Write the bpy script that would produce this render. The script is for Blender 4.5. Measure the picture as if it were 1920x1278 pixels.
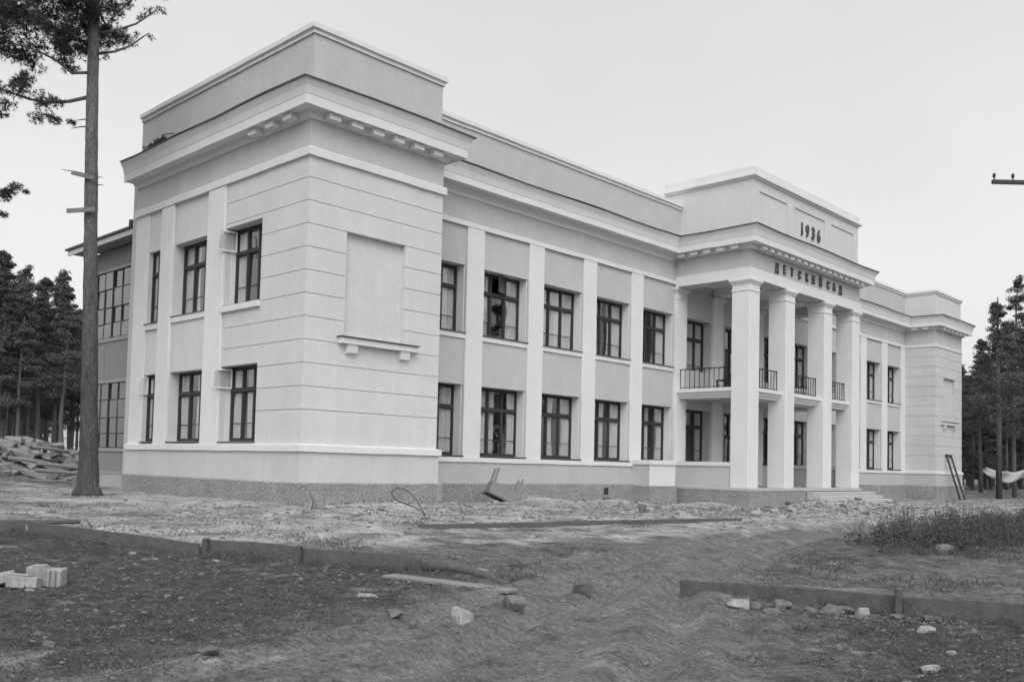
import bpy, math, random
import numpy as np
from mathutils import Vector, Matrix

for o in list(bpy.data.objects): bpy.data.objects.remove(o)
SC = bpy.context.scene
COL = SC.collection
RNG = random.Random(1936)

# ---------------------------------------------------------------- camera
YAW, PITCH, ROLL = 0.8077, 0.0486, 0.0236
FPX, CX, CY = 1745.32, 956.97, 787.14
EYE = Vector((-14.354, -21.615, 1.5365))
cy_, sy_ = math.cos(YAW), math.sin(YAW); cp, sp = math.cos(PITCH), math.sin(PITCH); cr, sr = math.cos(ROLL), math.sin(ROLL)
Rv = Vector((cy_, -sy_, 0)); F0 = Vector((sy_, cy_, 0)); U0 = Vector((0, 0, 1))
FW = F0*cp + U0*sp; U2 = -F0*sp + U0*cp
RT = Rv*cr + U2*sr; UP = -Rv*sr + U2*cr
cam_d = bpy.data.cameras.new('camera'); cam = bpy.data.objects.new('camera', cam_d); COL.objects.link(cam)
m3 = Matrix((RT, UP, -FW)).transposed()
cam.matrix_world = Matrix.Translation(EYE) @ m3.to_4x4()
cam_d.sensor_width = 36; cam_d.sensor_fit = 'HORIZONTAL'
cam_d.lens = FPX/1920*36
cam_d.shift_x = (960-CX)/1920; cam_d.shift_y = (CY-639)/1920
cam_d.clip_start = .1; cam_d.clip_end = 3000
SC.camera = cam

# ---------------------------------------------------------------- light
SUN_EL, SUN_AZ = math.radians(48), math.radians(222)      # azimuth clockwise from +Y: behind the camera
world = bpy.data.worlds.new('World'); SC.world = world; world.use_nodes = True
nt = world.node_tree; nt.nodes.clear()
sky = nt.nodes.new('ShaderNodeTexSky'); sky.sky_type = 'NISHITA'; sky.sun_disc = False
sky.sun_elevation = SUN_EL; sky.sun_rotation = SUN_AZ
sky.air_density = 1.0; sky.dust_density = 6.0; sky.ozone_density = 1.0; sky.altitude = 200
bw = nt.nodes.new('ShaderNodeRGBToBW')                     # black-and-white photograph: the sky's luminance only
bg = nt.nodes.new('ShaderNodeBackground'); bg.inputs[1].default_value = 0.10
wo = nt.nodes.new('ShaderNodeOutputWorld')
cl = nt.nodes.new('ShaderNodeMath'); cl.operation = 'MULTIPLY_ADD'; cl.inputs[1].default_value = .95; cl.inputs[2].default_value = 4.25   # even cloud veil over the clear sky
nt.links.new(sky.outputs[0], bw.inputs[0]); nt.links.new(bw.outputs[0], cl.inputs[0])
ctx = nt.nodes.new('ShaderNodeTexCoord'); cn = nt.nodes.new('ShaderNodeTexNoise'); cn.inputs['Scale'].default_value = 2.2; cn.inputs['Detail'].default_value = 5; cn.inputs['Roughness'].default_value = .55
cmul = nt.nodes.new('ShaderNodeMath'); cmul.operation = 'MULTIPLY_ADD'; cmul.inputs[1].default_value = .22; cmul.inputs[2].default_value = .89
cfin = nt.nodes.new('ShaderNodeMath'); cfin.operation = 'MULTIPLY'
nt.links.new(ctx.outputs['Generated'], cn.inputs['Vector']); nt.links.new(cn.outputs['Fac'], cmul.inputs[0]); nt.links.new(cmul.outputs[0], cfin.inputs[0]); nt.links.new(cl.outputs[0], cfin.inputs[1]); nt.links.new(cfin.outputs[0], bg.inputs[0]); nt.links.new(bg.outputs[0], wo.inputs[0])
sun_d = bpy.data.lights.new('sun', 'SUN'); sun_d.energy = 0.55; sun_d.angle = math.radians(50); sun_d.color = (1, 1, 1)
sun = bpy.data.objects.new('sun', sun_d); COL.objects.link(sun)
sd = Vector((math.sin(SUN_AZ)*math.cos(SUN_EL), math.cos(SUN_AZ)*math.cos(SUN_EL), math.sin(SUN_EL)))
sun.rotation_euler = sd.to_track_quat('Z', 'Y').to_euler(); sun.location = (-30, -30, 40)
SC.view_settings.view_transform = 'Standard'; SC.view_settings.look = 'None'
SC.view_settings.gamma = 1; SC.view_settings.exposure = 0.35; SC.view_settings.use_curve_mapping = False

# ---------------------------------------------------------------- materials
def mat(name, col, rough=.85, var=.10, vs=1.3, fine=.06, fs=40., bump=.15, bs=60., bd=.01, coords='world', streak=0., stretch=(1, 1, 1), mid=0., zramp=None):
    m = bpy.data.materials.new(name); m.use_nodes = True
    n = m.node_tree.nodes; l = m.node_tree.links
    b = n['Principled BSDF']; b.inputs['Roughness'].default_value = rough
    b.inputs['Specular IOR Level'].default_value = .25
    if coords == 'world': src = n.new('ShaderNodeNewGeometry').outputs['Position']
    else: src = n.new('ShaderNodeTexCoord').outputs['Object']
    mp = n.new('ShaderNodeMapping'); mp.inputs['Scale'].default_value = stretch; l.new(src, mp.inputs[0])
    def noise(scale, det=4, vec=mp.outputs[0]):
        t = n.new('ShaderNodeTexNoise'); t.inputs['Scale'].default_value = scale; t.inputs['Detail'].default_value = det
        t.inputs['Roughness'].default_value = .6; l.new(vec, t.inputs['Vector']); return t.outputs['Fac']
    def math_(op, a, bb):
        t = n.new('ShaderNodeMath'); t.operation = op
        for i, v in enumerate((a, bb)):
            if isinstance(v, (int, float)): t.inputs[i].default_value = v
            else: l.new(v, t.inputs[i])
        return t.outputs[0]
    f = math_('ADD', math_('MULTIPLY', math_('SUBTRACT', noise(vs, 5), .5), var*2.4),
              math_('MULTIPLY', math_('SUBTRACT', noise(fs, 3), .5), fine*2.4))
    if mid: f = math_('ADD', f, math_('MULTIPLY', math_('SUBTRACT', noise(7.5, 6), .5), mid*2.4))
    if streak:
        mp2 = n.new('ShaderNodeMapping'); mp2.inputs['Scale'].default_value = (3.2, 3.2, .16); l.new(src, mp2.inputs[0])
        f = math_('ADD', f, math_('MULTIPLY', math_('SUBTRACT', noise(1.0, 4, mp2.outputs[0]), .5), streak*2.4))
    k = math_('MULTIPLY', math_('ADD', f, 1.), col)
    if zramp:
        sx = n.new('ShaderNodeSeparateXYZ'); l.new(src, sx.inputs[0]); mr = n.new('ShaderNodeMapRange'); l.new(sx.outputs[2], mr.inputs[0])
        for i_, v_ in zip((1, 2, 3, 4), zramp): mr.inputs[i_].default_value = v_
        k = math_('MULTIPLY', k, mr.outputs[0])
    k = math_('MAXIMUM', k, .005)
    l.new(k, b.inputs['Base Color'])
    if bump:
        bp = n.new('ShaderNodeBump'); bp.inputs['Strength'].default_value = bump; bp.inputs['Distance'].default_value = bd
        l.new(noise(bs, 4), bp.inputs['Height']); l.new(bp.outputs[0], b.inputs['Normal'])
    return m
M = {}
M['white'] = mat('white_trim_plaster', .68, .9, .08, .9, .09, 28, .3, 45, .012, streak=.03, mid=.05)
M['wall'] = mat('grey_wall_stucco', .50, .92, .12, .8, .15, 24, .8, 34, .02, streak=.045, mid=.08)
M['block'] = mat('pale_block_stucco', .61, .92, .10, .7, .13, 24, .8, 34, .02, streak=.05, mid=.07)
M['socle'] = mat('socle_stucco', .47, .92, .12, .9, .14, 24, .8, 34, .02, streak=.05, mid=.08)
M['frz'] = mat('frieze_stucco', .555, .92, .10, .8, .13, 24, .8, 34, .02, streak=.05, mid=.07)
M['joint'] = mat('joint_mortar', .56, .95, .1)
M['endblock'] = mat('end_block_stucco', .55, .92, .10, .8, .12, 24, .8, 34, .02, streak=.05, mid=.07)
M['found'] = mat('roughcast_foundation', .30, .95, .3, 1.6, .6, 13, 1., 13, .08)
M['concrete'] = mat('step_concrete', .42, .92, .15, 1.5, .1, 25, .5, 25, .02)
M['metal'] = mat('dark_roof_metal', .09, .6, .2, 2., .05)
M['frame'] = mat('brown_window_paint', .045, .55, .15, 4., .05, bump=.1)
M['iron'] = mat('black_iron', .035, .6, .15, 4., .05, bump=.1)
M['letter'] = mat('dark_letter_paint', .10, .7, .15, 4., .05)
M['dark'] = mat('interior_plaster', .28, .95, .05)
M['board'] = mat('weathered_board', .115, .9, .45, 2.5, .45, 22, 1., 22, .02, coords='obj', stretch=(.25, 3, 3))
M['boardlight'] = mat('pale_board', .22, .9, .2, 2.5, .2, 30, .5, 30, .01, coords='obj', stretch=(.25, 3, 3))
M['nailed'] = mat('nailed_board_wood', .17, .9, .3, 3., .3, 24, .6, 24, .01, coords='obj')
M['plank'] = mat('veranda_plank_paint', .27, .85, .12, 1.6, .12, 26, .5, 30, .01, stretch=(4, 4, .35))
M['plankframe'] = mat('veranda_trim_paint', .34, .85, .12, 2.)
M['bark'] = mat('pine_bark', .105, .95, .5, 3.0, .8, 11, 1., 9, .12, coords='obj', stretch=(3, 3, .6), zramp=(3., 10.5, 1., 1.75))   # Scots pine: pale upper bark
M['barkfar'] = mat('far_pine_bark', .12, .95, .3, 2., .2, 10, .5, 8, .05, coords='obj')
M['needle'] = mat('pine_needles', .06, .8, .35, 1.1, .3, 9, 0)
M['needlefar'] = mat('far_pine_needles', .10, .85, .4, .55, .3, 3.5, 0, coords='obj')
M['weed'] = mat('weeds', .08, .9, .4, 2., .3, 10, 0)
M['grass'] = mat('dry_grass', .10, .9, .5, 1.5, .3, 14, 0)
M['stone'] = mat('field_stone', .15, .95, .4, 4., .4, 16, .8, 14, .03, coords='obj')
M['stonepale'] = mat('pale_stone', .30, .95, .4, 5., .4, 18, .8, 16, .02, coords='obj')
M['pile'] = mat('pile_stone', .26, .95, .3, 1.6, .2, 12, .7, 12, .03, coords='obj')
M['cloth'] = mat('white_canvas', .5, .95, .08, 2., .04, coords='obj')
def special():
    m = bpy.data.materials.new('window_glass'); m.use_nodes = True; n = m.node_tree.nodes; l = m.node_tree.links; n.clear()
    out = n.new('ShaderNodeOutputMaterial'); mix = n.new('ShaderNodeMixShader'); tr = n.new('ShaderNodeBsdfTransparent'); gl = n.new('ShaderNodeBsdfGlossy')
    tr.inputs[0].default_value = (.96, .96, .96, 1); gl.inputs['Roughness'].default_value = .015; gl.inputs[0].default_value = (.95, .95, .95, 1)
    lw = n.new('ShaderNodeLayerWeight'); lw.inputs[0].default_value = .5; pw = n.new('ShaderNodeMath'); pw.operation = 'POWER'; pw.inputs[1].default_value = 3.5; l.new(lw.outputs['Facing'], pw.inputs[0]); fr = n.new('ShaderNodeMath'); fr.operation = 'MULTIPLY_ADD'; fr.inputs[1].default_value = .6; fr.inputs[2].default_value = .07; l.new(pw.outputs[0], fr.inputs[0])
    geo = n.new('ShaderNodeNewGeometry'); ns = n.new('ShaderNodeTexNoise'); ns.inputs['Scale'].default_value = 1.7; l.new(geo.outputs['Position'], ns.inputs['Vector'])
    bp = n.new('ShaderNodeBump'); bp.inputs['Strength'].default_value = .12; bp.inputs['Distance'].default_value = .04; l.new(ns.outputs['Fac'], bp.inputs['Height'])
    l.new(bp.outputs[0], gl.inputs['Normal'])
    l.new(fr.outputs[0], mix.inputs[0]); l.new(tr.outputs[0], mix.inputs[1]); l.new(gl.outputs[0], mix.inputs[2]); l.new(mix.outputs[0], out.inputs[0])
    M['glass'] = m
    m = bpy.data.materials.new('curtain_cloth'); m.use_nodes = True; n = m.node_tree.nodes; l = m.node_tree.links; n.clear()
    out = n.new('ShaderNodeOutputMaterial'); ad = n.new('ShaderNodeMixShader'); d = n.new('ShaderNodeBsdfDiffuse'); t = n.new('ShaderNodeBsdfTranslucent')
    d.inputs[0].default_value = (.8, .8, .8, 1); t.inputs[0].default_value = (.7, .7, .7, 1); ad.inputs[0].default_value = .3
    l.new(d.outputs[0], ad.inputs[1]); l.new(t.outputs[0], ad.inputs[2]); l.new(ad.outputs[0], out.inputs[0]); M['curtain'] = m
special()
def ground_mat():
    m = bpy.data.materials.new('yard_soil'); m.use_nodes = True; n = m.node_tree.nodes; l = m.node_tree.links
    b = n['Principled BSDF']; b.inputs['Roughness'].default_value = .97; b.inputs['Specular IOR Level'].default_value = .1
    pos = n.new('ShaderNodeNewGeometry').outputs['Position']
    def noise(s, d=5, r=.62):
        t = n.new('ShaderNodeTexNoise'); t.inputs['Scale'].default_value = s; t.inputs['Detail'].default_value = d; t.inputs['Roughness'].default_value = r
        l.new(pos, t.inputs['Vector']); return t.outputs['Fac']
    def mt(op, a, c, clamp=False):
        t = n.new('ShaderNodeMath'); t.operation = op; t.use_clamp = clamp
        for i, v in enumerate((a, c)):
            if isinstance(v, (int, float)): t.inputs[i].default_value = v
            else: l.new(v, t.inputs[i])
        return t.outputs[0]
    def attr(a): t = n.new('ShaderNodeAttribute'); t.attribute_name = a; return t.outputs['Fac']
    def mask(a, s, w):       # attribute broken up by noise
        nn = mt('MULTIPLY', mt('SUBTRACT', noise(s, 6, .68), .5), 3.2)
        return mt('MULTIPLY_ADD' if False else 'MULTIPLY', mt('ADD', mt('SUBTRACT', attr(a), .5), nn), w)
    def mixv(f, a, c):
        t = n.new('ShaderNodeMix'); t.data_type = 'FLOAT'; t.clamp_factor = True
        for i, v in ((0, f), (2, a), (3, c)):
            if isinstance(v, (int, float)): t.inputs[i].default_value = v
            else: l.new(v, t.inputs[i])
        return t.outputs[0]
    def tone(lo, hi, s):
        return mixv(mt('ADD', mt('MULTIPLY', mt('SUBTRACT', noise(s, 7, .7), .5), 2.6), .5), lo, hi)
    soil = tone(.035, .135, 4.3)
    path = tone(.095, .25, 3.3)
    sand = mixv(mt('ADD', mt('MULTIPLY', mt('SUBTRACT', noise(1.15, 7, .72), .5), 3.4), .62), tone(.10, .25, 5.), tone(.34, .60, 2.2))
    f1 = mt('ADD', mask('path', 1.6, 1.6), .5)
    f2 = mt('ADD', mask('sand', .9, 2.0), .5)
    k = mixv(f2, mixv(f1, soil, path), sand)
    # flecks of pale grit and dark clods
    tr_ = mt('MULTIPLY', attr('track'), mt('ADD', mt('MULTIPLY', mt('SUBTRACT', noise(2.6, 6, .7), .5), 3.), .62), True)
    k = mixv(tr_, k, tone(.19, .30, 9.))
    k = mt('MULTIPLY', k, tone(.5, 1.5, 17.))
    k = mt('MULTIPLY', k, tone(.68, 1.34, 75.))
    l.new(k, b.inputs['Base Color'])
    bp = n.new('ShaderNodeBump'); bp.inputs['Strength'].default_value = 1.; bp.inputs['Distance'].default_value = .06
    l.new(mt('ADD', noise(17, 6, .7), mt('MULTIPLY', noise(70, 3), .3)), bp.inputs['Height']); l.new(bp.outputs[0], b.inputs['Normal'])
    return m
M['ground'] = ground_mat()

# ---------------------------------------------------------------- mesh helpers
class MB:
    def __init__(s): s.v = []; s.f = []
    def box(s, x0, x1, y0, y1, z0, z1, mx=None):
        i = len(s.v); p = [(x0,y0,z0),(x1,y0,z0),(x1,y1,z0),(x0,y1,z0),(x0,y0,z1),(x1,y0,z1),(x1,y1,z1),(x0,y1,z1)]
        if mx is not None: p = [tuple(mx @ Vector(q)) for q in p]
        s.v += p; s.f += [(i,i+3,i+2,i+1),(i+4,i+5,i+6,i+7),(i,i+1,i+5,i+4),(i+1,i+2,i+6,i+5),(i+2,i+3,i+7,i+6),(i+3,i,i+4,i+7)]
        return s
    def tube(s, pts, rad, n=8, cap=True):
        pts = [Vector(p) for p in pts]; i0 = len(s.v); up = Vector((.13, .27, .95))
        for k, p in enumerate(pts):
            d = (pts[min(k+1, len(pts)-1)] - pts[max(k-1, 0)]).normalized()
            a = d.cross(up)
            if a.length < .05: a = d.cross(Vector((1, 0, 0)))
            a.normalize(); b = d.cross(a); r = rad[k] if isinstance(rad, (list, tuple)) else rad
            for j in range(n):
                t = 2*math.pi*j/n; s.v.append(tuple(p + a*math.cos(t)*r + b*math.sin(t)*r))
        for k in range(len(pts)-1):
            for j in range(n):
                A = i0+k*n+j; B = i0+k*n+(j+1) % n; s.f.append((A, B, B+n, A+n))
        if cap:
            s.f.append(tuple(i0+j for j in range(n))[::-1]); s.f.append(tuple(i0+(len(pts)-1)*n+j for j in range(n)))
        return s
    def mesh(s, name, m, smooth=False):
        me = bpy.data.meshes.new(name); me.from_pydata(s.v, [], s.f); me.update()
        me.materials.append(m)
        if smooth: me.polygons.foreach_set('use_smooth', [True]*len(me.polygons))
        return me
    def build(s, name, m, parent=None, smooth=False, loc=None, rot=None):
        return put(name, s.mesh(name, m, smooth), parent, loc, rot)
def put(name, me, parent=None, loc=None, rot=None):
    o = bpy.data.objects.new(name, me); COL.objects.link(o)
    if parent: o.parent = parent
    if loc is not None: o.location = loc
    if rot is not None: o.rotation_euler = rot
    return o
def tag(o, label, cat, group=None):
    o['label'] = label; o['category'] = cat
    if group: o['group'] = group
    return o
def empty(name, loc, rz=0):
    o = put(name, None, None, loc, (0, 0, rz)); o.empty_display_size = .3; return o
def kind(o, k): o['kind'] = k; return o
def bevel(o, w=.012, seg=1):
    b = o.modifiers.new('bevel', 'BEVEL'); b.width = w; b.segments = seg; b.limit_method = 'ANGLE'; return o
def box(name, m, parent, x0, x1, y0, y1, z0, z1, bv=0):
    o = MB().box(x0, x1, y0, y1, z0, z1).build(name, m, parent)
    if bv: bevel(o, bv)
    return o
def rects(u0, u1, z0, z1, ops):
    """rectangle minus openings (ua,ub,za,zb) as a few rectangles"""
    zs = sorted({z0, z1, *[min(max(z, z0), z1) for o in ops for z in o[2:]]}); out = []
    for a, b in zip(zs, zs[1:]):
        if b-a < 1e-4: continue
        mid = (a+b)/2; cuts = sorted((max(o[0], u0), min(o[1], u1)) for o in ops if o[2] < mid < o[3] and o[1] > u0 and o[0] < u1)
        u = u0
        for c, d in cuts:
            if c > u+1e-4: out.append((u, c, a, b))
            u = max(u, d)
        if u < u1-1e-4: out.append((u, u1, a, b))
    return out
def sweep(prof, path, i0=0, i1=None):
    """profile (offset, z) swept along a polyline, outward = right of travel, mitred"""
    mb = MB(); P = [Vector((p[0], p[1], 0)) for p in path]; n = len(P); i1 = n-1 if i1 is None else i1
    nor = []
    for a, b in zip(P, P[1:]):
        d = (b-a).normalized(); nor.append(Vector((d.y, -d.x, 0)))
    k = len(prof)
    for i in range(i0, i1+1):
        n1 = nor[max(i-1, 0)]; n2 = nor[min(i, n-2)]; mt = (n1+n2)/(1+n1.dot(n2))
        for off, z in prof:
            q = P[i] + mt*off; mb.v.append((q.x, q.y, z))
    for i in range(i1-i0):
        for j in range(k):
            a = i*k+j; b = i*k+(j+1) % k; mb.f.append((a, b, b+k, a+k))
    mb.f.append(tuple(range(k))[::-1]); mb.f.append(tuple((i1-i0)*k+j for j in range(k)))
    return mb

# ---------------------------------------------------------------- ground
def sm(a, b, x):
    t = np.clip((x-a)/(b-a), 0, 1); return t*t*(3-2*t)
def vnoise(x, y, seed):
    xi = np.floor(x).astype(np.int64); yi = np.floor(y).astype(np.int64); fx = x-xi; fy = y-yi
    fx = fx*fx*(3-2*fx); fy = fy*fy*(3-2*fy)
    def h(a, b):
        n = (a*374761393 + b*668265263 + seed*982451653) & 0xffffffff
        n = ((n ^ (n >> 13))*1274126177) & 0xffffffff
        return ((n ^ (n >> 16)) & 0xffff)/65535.
    return (h(xi, yi)*(1-fx)+h(xi+1, yi)*fx)*(1-fy)+(h(xi, yi+1)*(1-fx)+h(xi+1, yi+1)*fx)*fy
def fbm(x, y, s, oct=4, seed=3):
    r = 0; a = 1; t = 0
    for i in range(oct): r = r+a*(vnoise(x*s, y*s, seed+i)-.5); t += a; a *= .55; s *= 2.03
    return r/t
def pdist(X, Y, pts):
    """signed distance to a polyline"""
    best = np.full(np.shape(X), 1e9); sg = np.zeros(np.shape(X))
    for (x0, y0), (x1, y1) in zip(pts, pts[1:]):
        dx, dy = x1-x0, y1-y0; L2 = dx*dx+dy*dy
        t = np.clip(((X-x0)*dx+(Y-y0)*dy)/L2, 0, 1); d = np.hypot(X-x0-t*dx, Y-y0-t*dy)
        c = np.sign((X-x0)*dy-(Y-y0)*dx); u = d < best; best = np.where(u, d, best); sg = np.where(u, c, sg)
    return best*sg
PATH = [(-13.5, -19.5), (-9.4, -17.1), (-7.7, -16.3), (-4.9, -14.5), (-1.6, -13.2), (5.3, -11.2), (16.5, -8.6), (27, -5.2)]
PATH2 = [(-14, -17.2), (-10.8, -15.9), (-8.9, -15.4), (-6.8, -14.7), (-4.2, -13.7)]
EDGE = [(-10, -2.5), (-8.56, -5.05), (-7.2, -8.3), (-5.4, -11.3), (-5.1, -12.4), (-4.4, -15.2), (-3.4, -18.7), (-2, -24)]
MOUNDS = [(10.5, .6, 1.6, .9, .22), (15.0, .7, 2.0, .8, .2), (24.0, -3.2, 2.2, .8, .35), (27.5, -3.6, 1.6, .7, .3), (31.5, -3.5, 1.2, .6, .22), (9.1, -6.2, .55, .5, .24), (2.0, -1.0, 1.8, .7, .12), (.3, 22.6, 3.2, 2.2, .95), (19.5, -.5, 2., .7, .18), (3.2, -15.0, 4.5, 1.6, .12), (-1.3, 4.0, .9, 4.0, .08)]
def g_base(X, Y):
    X = np.asarray(X, float); Y = np.asarray(Y, float)
    z = .30*(1-sm(2, 24, X))*sm(-11, -1, Y) + .45*sm(8, 30, Y)*(1-sm(8, 30, X)) + .55*sm(56, 72, X)
    for cx, cyy, rx, ry, a in MOUNDS: z = z + a*np.exp(-((X-cx)/rx)**2-((Y-cyy)/ry)**2)
    return z
def g_full(X, Y):
    X = np.asarray(X, float); Y = np.asarray(Y, float)
    z = g_base(X, Y); near = np.exp(-np.hypot(X-EYE.x, Y-EYE.y)/28.)
    bld = (X > -1.0) & (Y > -.6); calm = np.where(bld, .9, 1.)
    soft = 1-.6*np.maximum(1-sm(.9, 2.4, np.abs(pdist(X, Y, PATH))), .8*(1-sm(.6, 1.8, np.abs(pdist(X, Y, PATH2)))))
    z = z + calm*(.05*fbm(X, Y, .7, 3, 5)*2 + .075*fbm(X, Y, 2.3, 4, 9)*(near+.25)*(.3+.7*soft) + .06*fbm(X, Y, 7., 4, 21)*(near+.2)*soft)
    d = pdist(X, Y, PATH); d2 = pdist(X, Y, PATH2); w = .05*fbm(X, Y, .9, 2, 40)*6
    for dd, offs, amp in ((d, (-.75, .75), 1.), (d2, (-.55, .5), .8)):
        for o in offs:
            q = dd-o+w*.4
            z = z - amp*.085*np.exp(-(q/.17)**2) + amp*.045*np.exp(-((np.abs(q)-.36)/.15)**2)
    # the yard lies a little higher inside the edging boards
    e = -pdist(X, Y, EDGE); z = z + .06*sm(-.15, .15, e)*(1-sm(-4, 3, X))*np.where(np.abs(d) < 1.4, 0, 1)
    z = z - .03*np.exp(-((e+.25)/.2)**2)*np.where(np.abs(d) < 1.4, 0, 1)
    return z
def gz(x, y): return float(g_full(np.array([x]), np.array([y]))[0])
def make_ground():
    fa = math.atan2(FW.y, FW.x)
    th = np.concatenate([np.linspace(fa-.76, fa+.76, 470), np.linspace(fa+.76, fa+2*math.pi-.76, 70)[1:-1]])
    rr = np.concatenate([[.6, 1.2, 1.8], 2.4*np.power(62/2.4, np.linspace(0, 1, 380)), 62*np.power(1800/62, np.linspace(0, 1, 34))[1:]])
    T, R = np.meshgrid(th, rr); X = EYE.x+R*np.cos(T); Y = EYE.y+R*np.sin(T)
    Z = g_full(X, Y); far = sm(90, 300, R); Z = Z*(1-far)+far*.5
    nr, na = X.shape
    v = np.stack([X, Y, Z], -1).reshape(-1, 3); v = np.vstack([v, [[EYE.x, EYE.y, gz(EYE.x, EYE.y)]]])
    i = np.arange(nr-1)[:, None]*na; j = np.arange(na)[None]; j2 = (j+1) % na
    q = np.stack([i+j, i+na+j, i+na+j2, i+j2], -1).reshape(-1, 4)
    c = len(v)-1; tri = [(c, k, (k+1) % na) for k in range(na)]
    me = bpy.data.meshes.new('ground'); me.from_pydata(v.tolist(), [], [tuple(f) for f in q[:, ::-1].tolist()]+tri); me.update()
    me.polygons.foreach_set('use_smooth', [True]*len(me.polygons))
    x, y = v[:, 0], v[:, 1]
    d = np.abs(pdist(x, y, PATH)); d2 = np.abs(pdist(x, y, PATH2)); e = -pdist(x, y, EDGE)
    path = np.maximum(.98*(1-sm(1.2, 2.9, d)), .8*(1-sm(.8, 2.2, d2)))
    inside = sm(-.2, .4, e)
    weed = np.exp(-((x-9)/7.5)**2-((y+14.2)/1.9)**2)
    path = np.maximum(path, inside*.72)*(1-.95*weed)
    sand = inside*sm(-11.5, -6.8, y+.13*np.clip(x, -8, 4))*(1-.55*sm(24, 50, x))
    sand = sand*(1-sm(8, 16, y)*.6)*(1-.6*np.exp(-((x-1.5)/6)**2-((y+7.4)/.55)**2))
    sand = sand*(1-.8*weed) + .0*x
    sand = np.where(x > 54, sand*.35, sand)
    sand = np.where((x < -4) & (y > -3), sand*.62, sand)
    sd_ = pdist(x, y, PATH); s2_ = pdist(x, y, PATH2); wob = .3*fbm(x, y, .9, 2, 40)
    track = .8*sum(np.exp(-((sd_-o+wob*.4)/w_)**2) for o, w_ in ((-.75, .24), (.75, .26), (-1.6, .18), (.1, .2)))+.6*sum(np.exp(-((s2_-o+wob*.4)/.2)**2) for o in (-.55, .5))
    track = np.clip(track, 0, 1)*np.exp(-np.hypot(x-EYE.x, y-EYE.y)/26.)*1.25
    for nm, a in (('path', path), ('sand', sand), ('track', track)):
        at = me.attributes.new(nm, 'FLOAT', 'POINT'); at.data.foreach_set('value', a.astype(np.float32))
    me.materials.append(M['ground'])
    return kind(put('ground', me), 'structure')
make_ground()

# ---------------------------------------------------------------- the kindergarten building
B = tag(empty('kindergarten_building', (0, 0, 0)), 'long two-storey pale stucco building with columned portico and dated attic', 'building')
L, W, DM, DB, D = 52.87, 4.95, 1.95, 10.6, 10.7
MIDX = L/2
PIL = [7.90+3.225*i for i in range(4)]; PW = .84
QX0, QX1, QY = 20.87, L-20.87, -1.80
Z_ST = 1.98; Z_MS = 1.79; Z_BB, Z_BT = 9.96, 10.19; Z_MB, Z_MT = 9.88, 10.05
def grow(ops, e=.012): return [(a-e, b+e, c-e, d+e) for a, b, c, d in ops]
GROOVE = [9.36-.642*k for k in range(11)][::-1]

# -- window kit ---------------------------------------------------------------------------------
WCACHE = {}
def win_meshes(w, h, cols):
    key = (round(w, 2), round(h, 2), cols)
    if key in WCACHE: return WCACHE[key]
    f = MB(); t = .075; d = .09; zt = h*.665
    f.box(0, t, 0, d, 0, h).box(w-t, w, 0, d, 0, h).box(t, w-t, 0, d, h-t, h).box(t, w-t, 0, d, 0, t)
    f.box(t, w-t, -.02, d-.01, zt, zt+.095)
    edges = [t]; cw = (w-2*t)/cols
    for c in range(1, cols):
        x = t+cw*c; f.box(x-.04, x+.04, -.012, d-.012, t, zt).box(x-.04, x+.04, -.012, d-.012, zt+.095, h-t)
    for c in range(cols):
        a = t+cw*c+(.04 if c else 0); b = t+cw*(c+1)-(.04 if c < cols-1 else 0); s = .035
        for z0, z1 in ((t, zt), (zt+.095, h-t)):       # sash rails
            f.box(a, a+s, .02, .06, z0, z1).box(b-s, b, .02, .06, z0, z1).box(a+s, b-s, .02, .06, z0, z0+s).box(a+s, b-s, .02, .06, z1-s, z1)
        zb = t+.21*h; f.box(a+s, b-s, .028, .052, zb-.012, zb+.012)
    fm = f.mesh('window', M['frame'])
    pw = cw-.12
    lo = MB().box(-pw/2, pw/2, 0, .005, 0, zt-t-.07).mesh('pane', M['glass']); up = MB().box(-pw/2, pw/2, 0, .005, 0, h-t-zt-.095-.07).mesh('pane', M['glass'])
    WCACHE[key] = (fm, lo, up, t, zt, cw); return WCACHE[key]
def curtain_mesh(w, h, seed, gather):
    r = random.Random(seed); n = 46; mb = MB(); ph = r.random()*6; fq = r.uniform(4, 7)
    for k in range(7):
        z = h*k/6; pull = 1-gather*max(0, math.sin(math.pi*(1-k/6)*.9))**1.5
        for i in range(n+1):
            u = i/n; x = u*w*pull; y = .05*math.sin(ph+fq*2*math.pi*u+.4*math.sin(3*u))+.02*math.sin(2*ph+9*u+k*.3)
            mb.v.append((x, y, z))
    for k in range(6):
        for i in range(n): a = k*(n+1)+i; mb.f.append((a, a+1, a+n+2, a+n+1))
    return mb.mesh('curtain', M['curtain'], True)
CCACHE = {}
def curtain(w, h, side, seed):
    key = (round(w, 2), round(h, 2), seed % 5)
    if key not in CCACHE: CCACHE[key] = curtain_mesh(w, h, seed % 5+11, (0, .12, .35, .2, .05)[seed % 5])
    return CCACHE[key]
WN = [0]
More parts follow.
